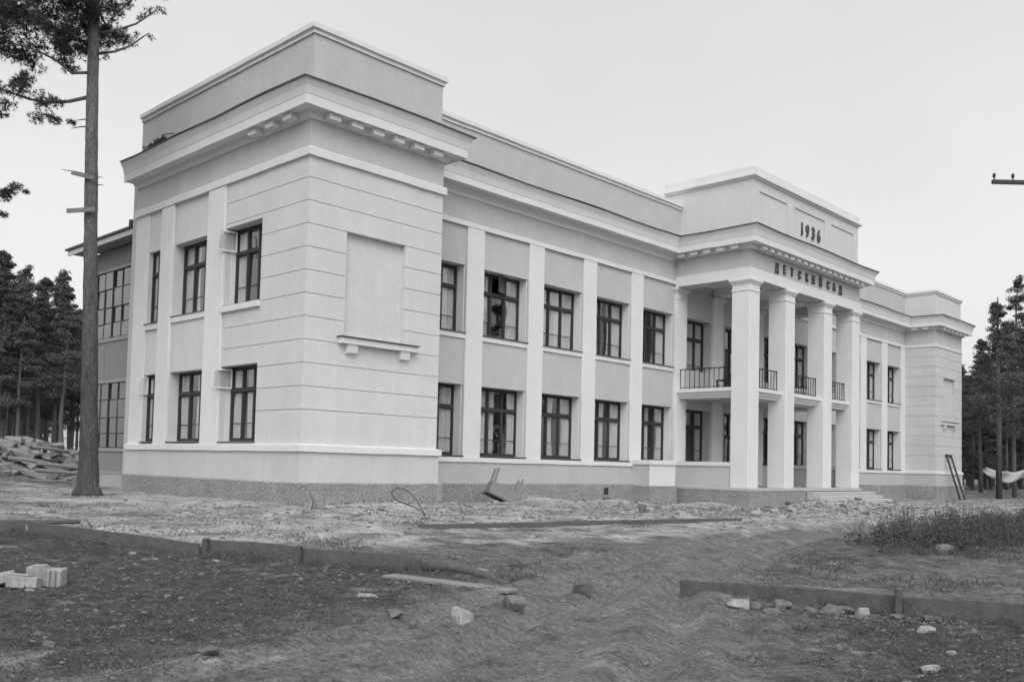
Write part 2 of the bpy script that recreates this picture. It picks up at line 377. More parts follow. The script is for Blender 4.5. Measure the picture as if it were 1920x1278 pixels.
def window(parent, loc, rz, w, h, cols=3, sill=.16, curt=True, skip=(), sillmat='metal'):
    """outer face at local y=0, outward = -y, x along the wall seen left to right"""
    fm, lo, up, t, zt, cw = win_meshes(w, h, cols); WN[0] += 1; k = WN[0]
    o = put('window', fm, parent, loc, (0, 0, rz))
    for c in range(cols):
        xc = t+cw*(c+.5)+(.02 if c == 0 else 0)-(.02 if c == cols-1 else 0)
        if ('lo', c) not in skip: put('pane', lo, o, (xc, .038, t+.035), (RNG.uniform(-.02, .012), 0, RNG.uniform(-.014, .014)))
        if ('up', c) not in skip: put('pane', up, o, (xc, .038, zt+.095+.035), (RNG.uniform(-.02, .012), 0, RNG.uniform(-.014, .014)))
    if curt:
        hh = h-.1; r = RNG.random(); low = loc[2] < 4; wl = w*RNG.choice((.2, .27, .24, .32) if low else (.36, .42, .3, .5)); wr = w*RNG.choice((.18, .25, .3, .22) if low else (.36, .42, .3, .46))
        put('curtain', curtain(wl, hh, 0, k), o, (.05, .12, .06)); put('curtain', curtain(wr, hh, 1, k+2), o, (w-.05, .13, .06), (0, 0, math.pi))
        if k % 3 == 0 or low: put('curtain', curtain(w*(.14 if low else .24), hh, 0, k+1), o, (w*RNG.uniform(.36, .5), .16, .06))
    if sill:
        MB().box(-.02, w+.02, -sill, .03, -.035, -.005).build('sill', M[sillmat], o)
    return o
def vent(win, x, z, w, h, ang, side=-1):
    """an open casement vent: hinge at local x, swings outward"""
    v = MB(); s = .045
    v.box(0, s, -.02, .02, 0, h).box(w-s, w, -.02, .02, 0, h).box(s, w-s, -.02, .02, 0, s).box(s, w-s, -.02, .02, h-s, h)
    if side > 0:
        for i in range(len(v.v)): v.v[i] = (-v.v[i][0], v.v[i][1], v.v[i][2])
        v.f = [f[::-1] for f in v.f]
    o = v.build('open_vent_sash', M['white' if side < 0 else 'frame'], win, loc=(x, -.03, z), rot=(0, 0, ang))
    return o
def vent_pane(win, x, z, w, h, ang, side=-1):
    a = MB().box(.05, w-.05, -.003, .003, .05, h-.05) if side < 0 else MB().box(-w+.05, -.05, -.003, .003, .05, h-.05)
    return a.build('pane', M['glass'], win, loc=(x, -.03, z), rot=(0, 0, ang))

# -- near block: left face (x = 0) and front face (y = 0) ---------------------------------------
LW = [(2.33, 4.40, 2.06, 4.34), (2.33, 4.40, 6.20, 8.60)]                 # windows beside the corner (u = Y)
LW2 = [(5.50, 7.78, 2.06, 4.34), (5.50, 7.78, 6.20, 8.60)]
LW3 = [(8.68, 9.66, 2.06, 4.34), (8.68, 9.66, 6.10, 8.60)]
BLIND = (1.33, 3.50, 5.06, 8.09)
lv = [Z_ST]+GROOVE+[Z_BB]
def course_pieces(front, x0, side):
    """front rectangles and side rectangles joined where they touch, one mesh for each separate piece"""
    out = []
    def add(r, bx):
        for q in out:
            if any(abs(r[0]-e[1]) < 1e-3 and r[4] == e[4] or abs(r[1]-e[0]) < 1e-3 and r[4] == e[4] or (r[4] == e[4] and min(r[1], e[1])-max(r[0], e[0]) > .01 and (abs(r[2]-e[3]) < 1e-3 or abs(r[3]-e[2]) < 1e-3)) or (r[4] != e[4] and r[0] < .21 and e[0] < .01) for e in q[0]):
                q[0].append(r); bx(q[1]); return
        mb = MB(); bx(mb); out.append(([r], mb))
    for r in front: add((*r, 'f'), lambda m, r=r: m.box(x0+r[0], x0+r[1], 0, .2, r[2], r[3]))
    for r in side: add((*r, 's'), lambda m, r=r: m.box(x0, x0+.2, r[0], r[1], r[2], r[3]))
    return [q[1] for q in out]
for k, (a, b) in enumerate(zip(lv, lv[1:])):
    za = a+(.009 if k else 0); zb = b-(.009 if k < len(lv)-2 else 0)
    mb = MB()
    def flush(parts):
        for q in parts: q.build('wall_course', M['block'], B)
    flush(course_pieces(rects(0, W, za, zb, [BLIND]), 0, rects(.2, 4.40, za, zb, LW)))
mb = MB()
for u0, u1, z0, z1 in rects(.035, W-.03, .5, 11.3, grow([BLIND])): mb.box(u0, u1, .035, .45, z0, z1)
mb.build('front_wall', M['joint'], B)
box('blind_window_panel', M['block'], B, 1.315, 3.515, .185, .45, 5.045, 8.105)   # recess back inside the courses
mb = MB()
for u0, u1, z0, z1 in rects(.45, 4.42, .5, 11.3, grow(LW)): mb.box(.035, .45, u0, u1, z0, z1)
mb.build('side_wall', M['joint'], B)
mb = MB()
for u0, u1, z0, z1 in rects(4.42, D, Z_ST-.3, Z_BB, LW2+LW3): mb.box(.04, .45, u0, u1, z0, z1)
mb.build('side_wall', M['block'], B)
box('frieze', M['frz'], B, .0, .45, 4.42, D, Z_BB, 11.3)
box('frieze', M['frz'], B, 0, .03, .0, 4.42, Z_BB, 11.3); box('frieze', M['frz'], B, .03, W, 0, .03, Z_BB, 11.3)
# reveals beside the corner windows are plastered
for (a, b, z0, z1) in LW:
    box('window_reveal', M['white'], B, .204, .45, b-.004, b+.01, z0, z1); box('window_reveal', M['white'], B, .204, .45, a, a+.004, z1-.01, z1+.01)
for a, b in ((4.42, 5.48), (7.80, 8.66)):
    box('pilaster', M['white'], B, -.06, .04, a, b, Z_ST, Z_BB, .012)
box('corner_pier', M['white'], B, -.0, .04, 9.66, D, Z_ST, Z_BB, .01)
# belts, strip, socle, foundation
PATHALL = [(0, D), (0, 0), (W, 0), (W, DM), (QX0, DM), (QX0, QY), (QX1, QY), (QX1, DM), (L-W, DM), (L-W, 0), (L, 0), (L, D)]
def ring(name, prof, m, segs, path=PATHALL, bv=0):
    for a, b in segs:
        sub = []; idx = {}
        for i in range(len(path)-1):
            p, q = Vector(path[i]), Vector(path[i+1]); n = max(1, int((q-p).length/.8)); idx[i] = len(sub)
            sub += [tuple(p.lerp(q, t/n)) for t in range(n)]
        idx[len(path)-1] = len(sub); sub.append(tuple(path[-1]))
        mb = sweep(prof, sub, idx[a], idx[b]); wv = .005 if name in ('coping', 'cornice', 'belt_course', 'sill_strip') else 0
        if wv: mb.v = [(x, y, z+wv*(math.sin(x*1.7+y*2.3+prof[0][1])+.7*math.sin(x*4.1-y*3.3))) for x, y, z in mb.v]
        o = mb.build(name, m, B)
        if bv: bevel(o, bv)
ring('belt_course', [(0, Z_BB), (.09, Z_BB), (.09, Z_BT-.03), (.07, Z_BT), (0, Z_BT)], M['white'], [(0, 3)])
ring('belt_course', [(0, Z_MB), (.045, Z_MB), (.045, Z_MT), (0, Z_MT)], M['white'], [(3, 4), (7, 11)])
ring('sill_strip', [(-.03, Z_ST-.2), (.12, Z_ST-.2), (.12, Z_ST-.02), (.0, Z_ST+.012), (-.03, Z_ST+.012)], M['white'], [(0, 3)])
ring('sill_strip', [(-.03, Z_MS-.17), (.09, Z_MS-.17), (.09, Z_MS-.015), (.0, Z_MS+.008), (-.03, Z_MS+.008)], M['white'], [(3, 4), (7, 11)])
ring('socle', [(-.4, .86), (.055, .86), (.055, Z_ST-.2), (-.4, Z_ST-.2)], M['frz'], [(0, 3)])
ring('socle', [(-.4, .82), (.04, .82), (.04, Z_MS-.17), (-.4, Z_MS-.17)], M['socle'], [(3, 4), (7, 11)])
ring('foundation', [(-.4, -.8), (.15, -.8), (.15, .90), (.10, .93), (-.4, .93)], M['found'], [(0, 3)])
ring('foundation', [(-.4, -.8), (.12, -.8), (.12, .85), (.08, .88), (-.4, .88)], M['found'], [(3, 4), (7, 11)])
ring('foundation', [(-.4, -.8), (.10, -.8), (.10, .70), (-.4, .70)], M['found'], [(4, 7)])
CORN = [(0, 10.98), (.10, 10.98), (.13, 11.08), (.2, 11.17), (.46, 11.17), (.46, 11.15), (.52, 11.15), (.52, 11.40), (.535, 11.43), (.55, 11.5), (.58, 11.62), (.63, 11.72), (.67, 11.78), (.67, 11.82), (0, 11.84)]
CORNM = [(0, 10.88), (.05, 10.88), (.05, 11.02), (.10, 11.06), (.18, 11.17), (.46, 11.17), (.46, 11.15), (.52, 11.15), (.52, 11.37), (.535, 11.40), (.55, 11.48), (.58, 11.60), (.63, 11.70), (.67, 11.76), (.67, 11.80), (0, 11.82)]
ring('cornice', CORN, M['white'], [(0, 3), (4, 7), (8, 11)]); ring('cornice', CORNM, M['white'], [(3, 4), (7, 8)])
# the roof metal sags a little: split finely with wavy edge
def flashing(path, a, b):
    P = []
    for i in range(a, b):
        p, q = Vector(path[i]), Vector(path[i+1]); n = max(2, int((q-p).length/1.3))
        P += [tuple(p.lerp(q, t/n)) for t in range(n)]
    P.append(path[b]); mb = sweep([(-.05, 11.845), (.70, 11.822), (.71, 11.80), (.715, 11.845), (-.05, 11.90)], [tuple(x) for x in P])
    for i, (x, y, z) in enumerate(mb.v): mb.v[i] = (x, y, z+.03*math.sin(x*.9+y*1.3)*RNG.uniform(.5, 1)-.0)
    return mb.build('cornice_flashing', M['metal'], B)
for a, b in ((0, 3), (3, 4), (4, 7), (7, 8), (8, 11)): flashing(PATHALL, a, b)
def dentil_row(p0, p1, n, w, off0=.13, off1=.40, zt=11.19, zb=10.985, first=0., last=0.):
    p0, p1 = Vector(p0), Vector(p1); d = (p1-p0).normalized(); nn = Vector((d.y, -d.x)); Ln = (p1-p0).length
    if not n: return
    key = ('dent', w)
    if key not in CCACHE: CCACHE[key] = MB().box(-w/2, w/2, -off1, -off0, zb, zt).mesh('dentil', M['white'])
    for i in range(n):
        s = first+(Ln-first-last)*i/max(n-1, 1); q = p0+d*s
        put('dentil', CCACHE[key], B, (q.x, q.y, 0), (0, 0, math.atan2(d.y, d.x)))
dentil_row((0, 0), (W, 0), 6, .38, first=.52, last=.58)
dentil_row((0, 3.0), (0, 0), 3, .40, first=.55, last=.62)
dentil_row((QX0, QY), (QX1, QY), 17, .34, first=.6, last=.6)
dentil_row((QX0, DM), (QX0, QY), 5, .36, first=.5, last=.55)
dentil_row((L-W, DM), (L-W, 0), 2, .38, first=.75, last=.5)
dentil_row((L-W, 0), (L, 0), 6, .38, first=.52, last=.58)
# attics with stepped coping
def attic(x0, x1, y0, y1, z0, z1, m='block', sides=((0, 3),)):
    box('attic_wall', M[m], B, x0, x1, y0, y1, z0, z1)
    path = [(x0, y1), (x0, y0), (x1, y0), (x1, y1)]
    for a, b in sides:
        ring('coping', [(-.5, z1+.002), (.05, z1+.002), (.05, z1+.09), (.075, z1+.11), (.12, z1+.13), (.12, z1+.27), (-.5, z1+.31)], M['white'], [(a, b)], path)
attic(.05, W-.08, .05, D-.05, 11.5, 13.42, 'wall')
attic(L-W+.08, L-.05, .05, D-.05, 11.5, 13.32)
attic(W-.085, L-W+.085, DM+.06, DB-.2, 11.5, 13.36, 'wall', ((1, 2),))
AX0, AX1, AY = QX0+.5, QX1+.12, QY+.18
box('attic_wall', M['block'], B, AX0, AX1, AY+.05, 2.9, 11.5, 14.17)
mb = MB()
for u0, u1, z0, z1 in rects(AX0, AX1, 11.6, 14.168, [(AX0+.55, AX0+3.1, 12.0, 13.72), (AX0+3.85, AX0+6.95, 12.0, 13.72), (AX0+7.65, AX0+10.2, 12.0, 13.72)]): mb.box(u0, u1, AY, AY+.05, z0, z1)
mb.build('attic_panel_frame', M['block'], B)
pa = [(AX0, 2.9), (AX0, AY), (AX1, AY), (AX1, 2.9)]
ring('coping', [(-.5, 14.17), (.05, 14.17), (.06, 14.22), (.17, 14.26), (.17, 14.34), (-.5, 14.34)], M['white'], [(0, 3)], pa)
ring('coping', [(-.6, 14.342), (.05, 14.342), (.05, 14.69), (-.6, 14.70)], M['white'], [(0, 3)], pa)
# blind window sill with two brackets
def blind_sill(x0, x1, y, bx):
    s = box('blind_window_sill', M['white'], B, x0, x1, y-.2, y+.0, 4.86, 5.04, .01)
    MB().box(x0-.05, x1+.05, y-.26, y+.05, 5.043, 5.066).build('flashing', M['metal'], s)
    for a in bx:
        b = MB(); b.v += [(a, y-.16, 4.855), (a+.35, y-.16, 4.855), (a+.35, y, 4.855), (a, y, 4.855), (a, y-.12, 4.62), (a+.35, y-.12, 4.62), (a+.35, y, 4.58), (a, y, 4.58)]
        b.f += [(0, 1, 2, 3), (7, 6, 5, 4), (0, 4, 5, 1), (1, 5, 6, 2), (2, 6, 7, 3), (3, 7, 4, 0)]
        b.build('bracket', M['white'], s)
blind_sill(1.13, 3.93, 0, (1.38, 3.32))
# left face windows
HP = -math.pi/2
for (a, b, z0, z1), k in zip(LW+LW2+LW3, range(6)):
    cols = 3 if b-a > 1.5 else 2
    sk = {('up', 0)} if k in (0, 1, 4) else set()
    w = window(B, (.36 if k < 4 else .17, b, z0), HP, b-a, z1-z0, cols, sill=.40 if k < 4 else .25, skip=sk)
    cw = (b-a-.15)/cols; zt = (z1-z0)*.665+.1; vh = (z1-z0)*.335-.17
    if sk:
        pw = cw-.02; ang = -1.75 if k != 4 else -1.95
        vent(w, .10, zt, pw, vh, ang); vent_pane(w, .10, zt, pw, vh, ang)
    if z0 > 5:
        if k == 1: box('sill_band', M['white'], B, -.10, .0, a-.05, b-.0, z0-.22, z0-.035, .01)
        elif k == 5: box('sill_band', M['white'], B, -.05, .04, a, b+.03, z0-.22, z0-.035)
        else: box('sill_band', M['white'], B, -.02, .04, a, b, z0-.22, z0-.035)
# -- main wall ---------------------------------------------------------------------------------
bays = []
edges = [(W, W+.72)]+[(p, p+PW) for p in PIL]+[(QX0-.05, QX0+.85)]
for (a, b), (c, d) in zip(edges, edges[1:]): bays.append((b, c))
bays_r = [(L-c, L-b) for b, c in bays]
ports = [(QX0+.85, 24.02), (24.90, 27.97), (28.85, QX1-.85)]
LO, UPZ = (1.83, 4.32), (6.12, 8.52)
def opens(bl): return [(a, b, z0, z1) for a, b in bl for z0, z1 in (LO, UPZ)]
allb = bays+ports+bays_r
ops = opens(bays+bays_r)
for i, (a, b) in enumerate(ports):
    ops += [(a, b, (LO[0] if i != 1 else .72), LO[1]), (a, b, UPZ[0] if i != 1 else 5.14, UPZ[1])]
mb = MB()
for u0, u1, z0, z1 in rects(W, L-W, .72, Z_MB, ops): mb.box(u0, u1, DM+.06, DM+.55, z0, z1)
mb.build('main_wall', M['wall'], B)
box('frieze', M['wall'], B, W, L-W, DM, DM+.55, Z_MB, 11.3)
for a, b in edges[1:-1]: box('pilaster', M['white'], B, a, b, DM-.03, DM+.06, Z_MS, Z_MB, .012)
for a, b in edges[1:-1]: box('pilaster', M['white'], B, L-b, L-a, DM-.03, DM+.06, Z_MS, Z_MB, .012)
box('pilaster', M['white'], B, W, W+.72, DM-.03, DM+.06, Z_MS, Z_MB, .012); box('pilaster', M['white'], B, L-W-.72, L-W, DM-.03, DM+.06, Z_MS, Z_MB, .012)
GY = DM+.46
for i, (a, b) in enumerate(bays+bays_r):
    right = i >= len(bays)
    if right and (i-len(bays)) in (2, 3): continue                     # wholly behind the portico
    for z0, z1 in (LO, UPZ):
        up = z0 > 5; sk = {('up', 1)} if (i == 1 and up) else {('up', 0)} if (i == 0 and up) else set()
        w = window(B, (a+.01, GY, z0+.02), 0, b-a-.02, z1-z0-.02, 3, sill=.54 if not up else .50, skip=sk)
        if sk:
            cw = (b-a-.15)/3; zt = (z1-z0)*.665+.1; vh = (z1-z0)*.335-.17
            if i == 1:
                vent(w, .09+cw*2, zt, cw, vh, .42, 1); vent_pane(w, .09+cw*2, zt, cw, vh, .42, 1)
            else:
                vent(w, .09+cw, zt, cw, vh, 1.0, 1); vent_pane(w, .09+cw, zt, cw, vh, 1.0, 1)
        if up: box('sill_band', M['white'], B, a, b, DM-.0, DM+.06, z0-.19, z0-.02)
        # plain jamb fillets beside the frame
        box('jamb', M['white'], B, b-.035, b+.0, DM+.1, GY-.0, z0, z1)
# windows and doors inside the portico
for i, (a, b) in enumerate(ports):
    if i != 1:
        window(B, (a+.02, GY, LO[0]+.02), 0, b-a-.04, LO[1]-LO[0]-.02, 3, sill=.30)
        window(B, (a+.02, GY, UPZ[0]-.35), 0, b-a-.04, UPZ[1]-UPZ[0]+.35, 3, sill=.2)
    else:
        for z0, z1 in ((.76, LO[1]), (5.16, UPZ[1])):
            w = window(B, (a+.45, GY, z0+.02), 0, b-a-.9, z1-z0-.02, 2, sill=0, curt=z0 > 2)
            w.name = 'entrance_door' if z0 < 2 else 'balcony_door'
            for s in (0, 1):
                x = .12+s*((b-a-.9)/2); MB().box(x, x+(b-a-.9)/2-.2, .03, .06, .1, 1.0).build('door_panel', M['frame'], w)
            MB().box((b-a-.9)/2+.06, (b-a-.9)/2+.1, -.06, .0, 1.02, 1.16).build('handle', M['iron'], w)
            box('door_jamb', M['wall'], B, a, a+.45, DM+.1, DM+.5, z0, z1); box('door_jamb', M['wall'], B, b-.45, b, DM+.1, DM+.5, z0, z1)
# low white-fronted wall block beside the porch
box('porch_cheek_wall', M['socle'], B, 17.78, 19.6, 1.03, DM, .82, 1.70); box('cheek_foundation', M['found'], B, 17.70, 19.68, .93, DM, -.5, .818); box('cheek_front', M['white'], B, 17.78, 19.6, 1.0, 1.03, .82, 1.70); box('cheek_cap', M['white'], B, 17.72, 19.66, .94, DM-.1, 1.702, 1.90, .012)
# -- portico -----------------------------------------------------------------------------------
box('porch_floor', M['concrete'], B, QX0-.12, QX1+.12, QY-.12, DM, .68, .80, .015)
CW = .86
colx = [QX0, MIDX-1.9-CW/2, MIDX+1.95-CW/2, QX1-CW]
def column(x, y, wx, wy, name='column'):
    c = box(name, M['white'], B, x, x+wx, y, y+wy, .80, 9.74, .018)
    for z0, z1, e in ((9.20, 9.25, .03), (9.50, 9.56, .035), (9.56, 9.62, .07), (9.62, 9.735, .11)):
        bevel(MB().box(x-e, x+wx+e, y-e, y+wy+e, z0, z1).build('capital_moulding' if z0 > 9.3 else 'neck_ring', M['white'], c), .012)
for x in colx: column(x, QY, CW, CW)
for x in (QX0, 24.02, 27.99, QX1-.86): column(x, DM-.10, .86, .17, 'wall_pilaster')
# entablature: three beams, strip, ceiling
for a in ((QX0+.02, QX1-.02, QY+.02, QY+.84), (QX0+.02, QX0+.84, QY+.84, DM), (QX1-.84, QX1-.02, QY+.84, DM)):
    box('architrave_beam', M['wall'], B, *a, 9.742, 11.3)
ring('architrave_strip', [(-.022, 9.742), (.05, 9.742), (.05, 10.19), (-.022, 10.20)], M['white'], [(4, 7)])
box('portico_ceiling', M['white'], B, QX0+.84, QX1-.84, QY+.84, DM, 10.15, 10.35)
for x in (24.02, 27.99): box('ceiling_beam', M['white'], B, x+.1, x+.76, QY+.84, DM, 9.80, 10.15)
# balcony
BX0, BX1, BYF = QX0+.06, QX1-.06, QY+.14
bp_ = [(-1.2, 4.72), (-.22, 4.72), (-.20, 4.80), (-.12, 4.84), (-.10, 4.91), (-.03, 4.95), (0, 4.97), (0, 5.12), (-1.2, 5.12)]
pb = [(BX0, DM-.02), (BX0, BYF), (BX1, BYF), (BX1, DM-.02)]
ring('balcony_slab', bp_, M['white'], [(0, 3)], pb)
box('balcony_floor', M['concrete'], B, BX0+1.1, BX1-1.1, BYF+1.1, DM+.04, 4.74, 5.10)
balu = MB().box(-.013, .013, -.013, .013, 5.13, 6.0).mesh('baluster', M['iron'])
def railing(p0, p1):
    p0, p1 = Vector(p0), Vector(p1); d = (p1-p0); n = max(2, int(d.length/.235)); r = MB()
    a = math.atan2(d.y, d.x); mx = Matrix.Translation((p0.x, p0.y, 0)) @ Matrix.Rotation(a, 4, 'Z')
    r.box(-.03, d.length+.03, -.028, .028, 6.0, 6.045, mx).box(0, d.length, -.014, .014, 5.19, 5.215, mx)
    o = r.build('railing', M['iron'], B)
    for i in range(n+1):
        q = p0+d*(i/n); put('baluster', balu, o, (q.x, q.y, 0))
RY = QY+.42
railing((BX0+.28, DM-.12), (BX0+.28, QY+.9))
for a, b in zip(colx, colx[1:]): railing((a+CW+.02, RY), (b-.02, RY))
railing((BX1-.28, QY+.9), (BX1-.28, DM-.12))
# porch parapets
for x in (QX0+.08, QX1-.36):
    w = box('porch_parapet', M['wall'], B, x, x+.28, QY+CW+.002, DM-.11, .80, 1.72)
    MB().box(x-.05, x+.33, QY+CW+.004, DM-.112, 1.722, 1.90).build('parapet_cap', M['white'], w)
# steps
for i in range(4):
    z1 = .64-.17*i
    bevel(box('step', M['concrete'], B, 26.0-.02*i, 32.9+.15*i, QY-.12-.36*(i+1), QY-.121-.36*i, -.4, z1), .02)
# right block -----------------------------------------------------------------------------------
lv2 = [Z_MS]+[g-.12 for g in GROOVE]+[Z_MB]
BL2 = (L-3.5, L-1.33, 4.95, 7.95)
for k, (a, b) in enumerate(zip(lv2, lv2[1:])):
    za = a+(.009 if k else 0); zb = b-(.009 if k < len(lv2)-2 else 0); mb = MB()
    for q in course_pieces([(a_-(L-W), b_-(L-W), c_, d_) for a_, b_, c_, d_ in rects(L-W, L, za, zb, [BL2])], L-W, [(.2, DM+.03, za, zb)]): q.build('wall_course', M['endblock'], B)
    MB().box(L-.2, L, .2, D, za, zb).build('wall_course', M['endblock'], B)
mb = MB()
for u0, u1, z0, z1 in rects(L-W+.03, L-.03, .5, 11.3, grow([BL2])): mb.box(u0, u1, .03, .45, z0, z1)
mb.build('end_wall', M['joint'], B); box('end_wall', M['joint'], B, L-W+.03, L-W+.3, .45, DM+.5, .5, 11.3); box('end_wall', M['joint'], B, L-.3, L-.03, .45, D, .5, 11.3)
box('blind_window_panel', M['endblock'], B, L-3.515, L-1.315, .185, .45, 4.935, 7.965)
box('frieze', M['endblock'], B, L-W, L, 0, .03, Z_MB, 11.3); box('frieze', M['endblock'], B, L-W, L-W+.03, .03, DM, Z_MB, 11.3); box('frieze', M['endblock'], B, L-.03, L, .03, D, Z_MB, 11.3)
def shift_sill():
    blind_sill(L-3.93, L-1.13, 0, (L-3.67, L-1.73))
shift_sill()
# closing walls, floors and roof (the shell behind the facades)
box('back_wall', M['wall'], B, .46, L-.31, DB-.4, DB, .2, 11.45); box('back_wall', M['wall'], B, 0, 5.0, D+.002, D+.3, .2, 11.3)
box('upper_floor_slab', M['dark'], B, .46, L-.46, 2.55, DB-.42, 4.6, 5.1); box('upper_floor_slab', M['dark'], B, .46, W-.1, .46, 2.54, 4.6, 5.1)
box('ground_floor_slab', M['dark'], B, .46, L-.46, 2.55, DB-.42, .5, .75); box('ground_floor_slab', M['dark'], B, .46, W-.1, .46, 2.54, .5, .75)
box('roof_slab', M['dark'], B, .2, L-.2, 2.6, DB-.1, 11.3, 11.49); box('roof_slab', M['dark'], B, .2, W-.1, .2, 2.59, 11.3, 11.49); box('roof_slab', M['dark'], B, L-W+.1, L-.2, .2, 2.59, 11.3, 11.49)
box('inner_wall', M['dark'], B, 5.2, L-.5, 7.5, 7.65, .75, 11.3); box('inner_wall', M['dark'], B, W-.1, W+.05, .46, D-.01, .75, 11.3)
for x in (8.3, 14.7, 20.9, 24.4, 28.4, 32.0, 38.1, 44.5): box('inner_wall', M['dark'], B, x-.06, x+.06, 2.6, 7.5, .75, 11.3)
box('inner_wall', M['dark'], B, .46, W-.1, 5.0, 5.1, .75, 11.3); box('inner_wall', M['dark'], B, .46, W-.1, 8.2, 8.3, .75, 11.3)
# vent holes in the foundation
for x, y in ((9.42, DM), (15.9, DM)):
    box('foundation_vent', M['iron'], B, x-.14, x+.14, y-.135, y-.115, .45, .72)
# lettering
def letter(ch, x, z, h, wf, name, y, dep):
    cu = bpy.data.curves.new('glyph', 'FONT'); cu.body = ch; cu.size = 1; cu.extrude = dep/2; cu.offset = .022; cu.resolution_u = 4; cu.align_x = 'CENTER'
    t = bpy.data.objects.new('glyph', cu); COL.objects.link(t); bpy.context.view_layer.update()
    me = bpy.data.meshes.new_from_object(t.evaluated_get(bpy.context.evaluated_depsgraph_get())); bpy.data.objects.remove(t)
    co = np.array([v.co[:] for v in me.vertices]); z0, z1 = co[:, 1].min(), co[:, 1].max(); s = h/(z1-z0) if ch not in 'ЙД' else h/.78
    base = 0 if ch in 'ЙД' else z0
    for v in me.vertices: v.co = (v.co.x*s*wf, -v.co.z*1., (v.co.y-base)*s)
    me.materials.append(M['letter']); return put(name, me, B, (x, y-dep*.5, z))
for ch, x in zip('ДЕТСКИЙСАД', (23.18, 23.89, 24.59, 25.34, 26.05, 26.71, 27.46, 28.28, 28.93, 29.64)):
    letter(ch, x, 10.37, .40, .72, 'sign_letter', QY+.012, .07)
for ch, x in zip('1936', (25.95, 26.5, 27.1, 27.68)):
    letter(ch, x, 12.57, .60, .75, 'year_digit', AY+.04, .07)

# ---------------------------------------------------------------- timber veranda
V = tag(empty('timber_veranda', (.8, 14.0, .4)), 'two-storey timber plank veranda with large glazed panels behind the left wing', 'veranda')
VX, VY0, VY1 = .8, D+.36, 16.4
def vb(name, m, x0, x1, y0, y1, z0, z1, par=V):
    o = box(name, m, None, x0-.8, x1-.8, y0-14., y1-14., z0-.4, z1-.4)
    o.parent = par; return o
def planks(z0, z1, n=None):
    w = .21; y = VY0; i = 0; cache = {}
    while y < VY1-.02:
        e = min(y+w, VY1); dx = RNG.uniform(0, .012)
        vb('plank', M['plank'], VX-dx, VX+.06, y+.004, e-.004, z0, z1); y = e
vb('rear_wall', M['plank'], 4.2, 4.35, VY0, VY1, .6, 9.3); vb('floor', M['dark'], VX+.1, 4.2, VY0, VY1, 5.0, 5.2); vb('floor', M['dark'], VX+.1, 4.2, VY0, VY1, .8, .98)
vb('ceiling', M['dark'], VX+.07, 4.2, VY0, VY1-.07, 9.3, 9.4); vb('end_wall', M['plank'], VX+.062, 4.35, VY1-.06, VY1, .95, 9.4)
planks(.97, 1.72); planks(4.45, 5.95); planks(8.85, 9.55)
vb('footing', M['concrete'], VX-.12, VX+.3, VY0, VY1+.15, -.3, .86); vb('footing_cap', M['plankframe'], VX-.14, VX+.1, VY0, VY1+.1, .862, .965)
for z in (1.72, 4.34, 5.95, 8.70): vb('rail_board', M['plankframe'], VX-.05, VX+.08, VY0, VY1, z, z+.12)
def vwin(z0, z1):
    fr = vb('window', M['frame'], VX-.03, VX+.05, VY0, VY0+.08, z0, z1)
    y0, y1 = VY0+.1, VY1-.55; cols, rows = 4, 4
    ys = [y0+(y1-y0)*i/6 for i in range(7)]; zs = [z0, z0+(z1-z0)*.22, z0+(z1-z0)*.46, z0+(z1-z0)*.74, z1]
    for i, y in enumerate(ys):
        t = .06 if i % 2 == 0 else .03
        b = vb('post' if i % 2 == 0 else 'glazing_bar', M['frame'], VX-.03 if i % 2 == 0 else VX-.01, VX+.05, y-t/2, y+t/2, z0, z1)
    for z in zs: vb('glazing_bar', M['frame'], VX-.008, VX+.03, y0, y1, z-.018, z+.018)
    for ya, yb in zip(ys, ys[1:]):
        for za, zb in zip(zs, zs[1:]):
            o = vb('pane', M['glass'], VX+.01, VX+.016, ya+.02, yb-.02, za+.02, zb-.02)
            o.rotation_euler = (0, RNG.uniform(-.004, .004), RNG.uniform(-.004, .004))
    vb('corner_board', M['plankframe'], VX-.04, VX+.06, y1+.03, VY1, z0, z1)
vwin(1.86, 4.33); vwin(6.09, 8.69)
mb = MB(); ya, yb = D+.4, VY1+.75                     # lean-to roof with a boarded eave
mb.v += [(-.02, ya, 9.72), (-.02, yb, 9.72), (4.5, yb, 10.2), (4.5, ya, 10.2), (-.02, ya, 9.80), (-.02, yb, 9.80), (4.5, yb, 10.28), (4.5, ya, 10.28)]
mb.f += [(0, 1, 2, 3), (7, 6, 5, 4), (0, 4, 5, 1), (1, 5, 6, 2), (2, 6, 7, 3), (3, 7, 4, 0)]
mb.v = [(x-.8, y-14., z-.4) for x, y, z in mb.v]; mb.build('roof_sheet', M['metal'], V)
vb('eave_board', M['white'], .06, .12, ya, yb-.1, 9.52, 9.71); vb('eave_soffit', M['plank'], .122, .8, ya, yb-.1, 9.60, 9.68)
vb('gutter_end', M['metal'], -.06, .16, ya-.02, ya+.12, 9.74, 10.0)

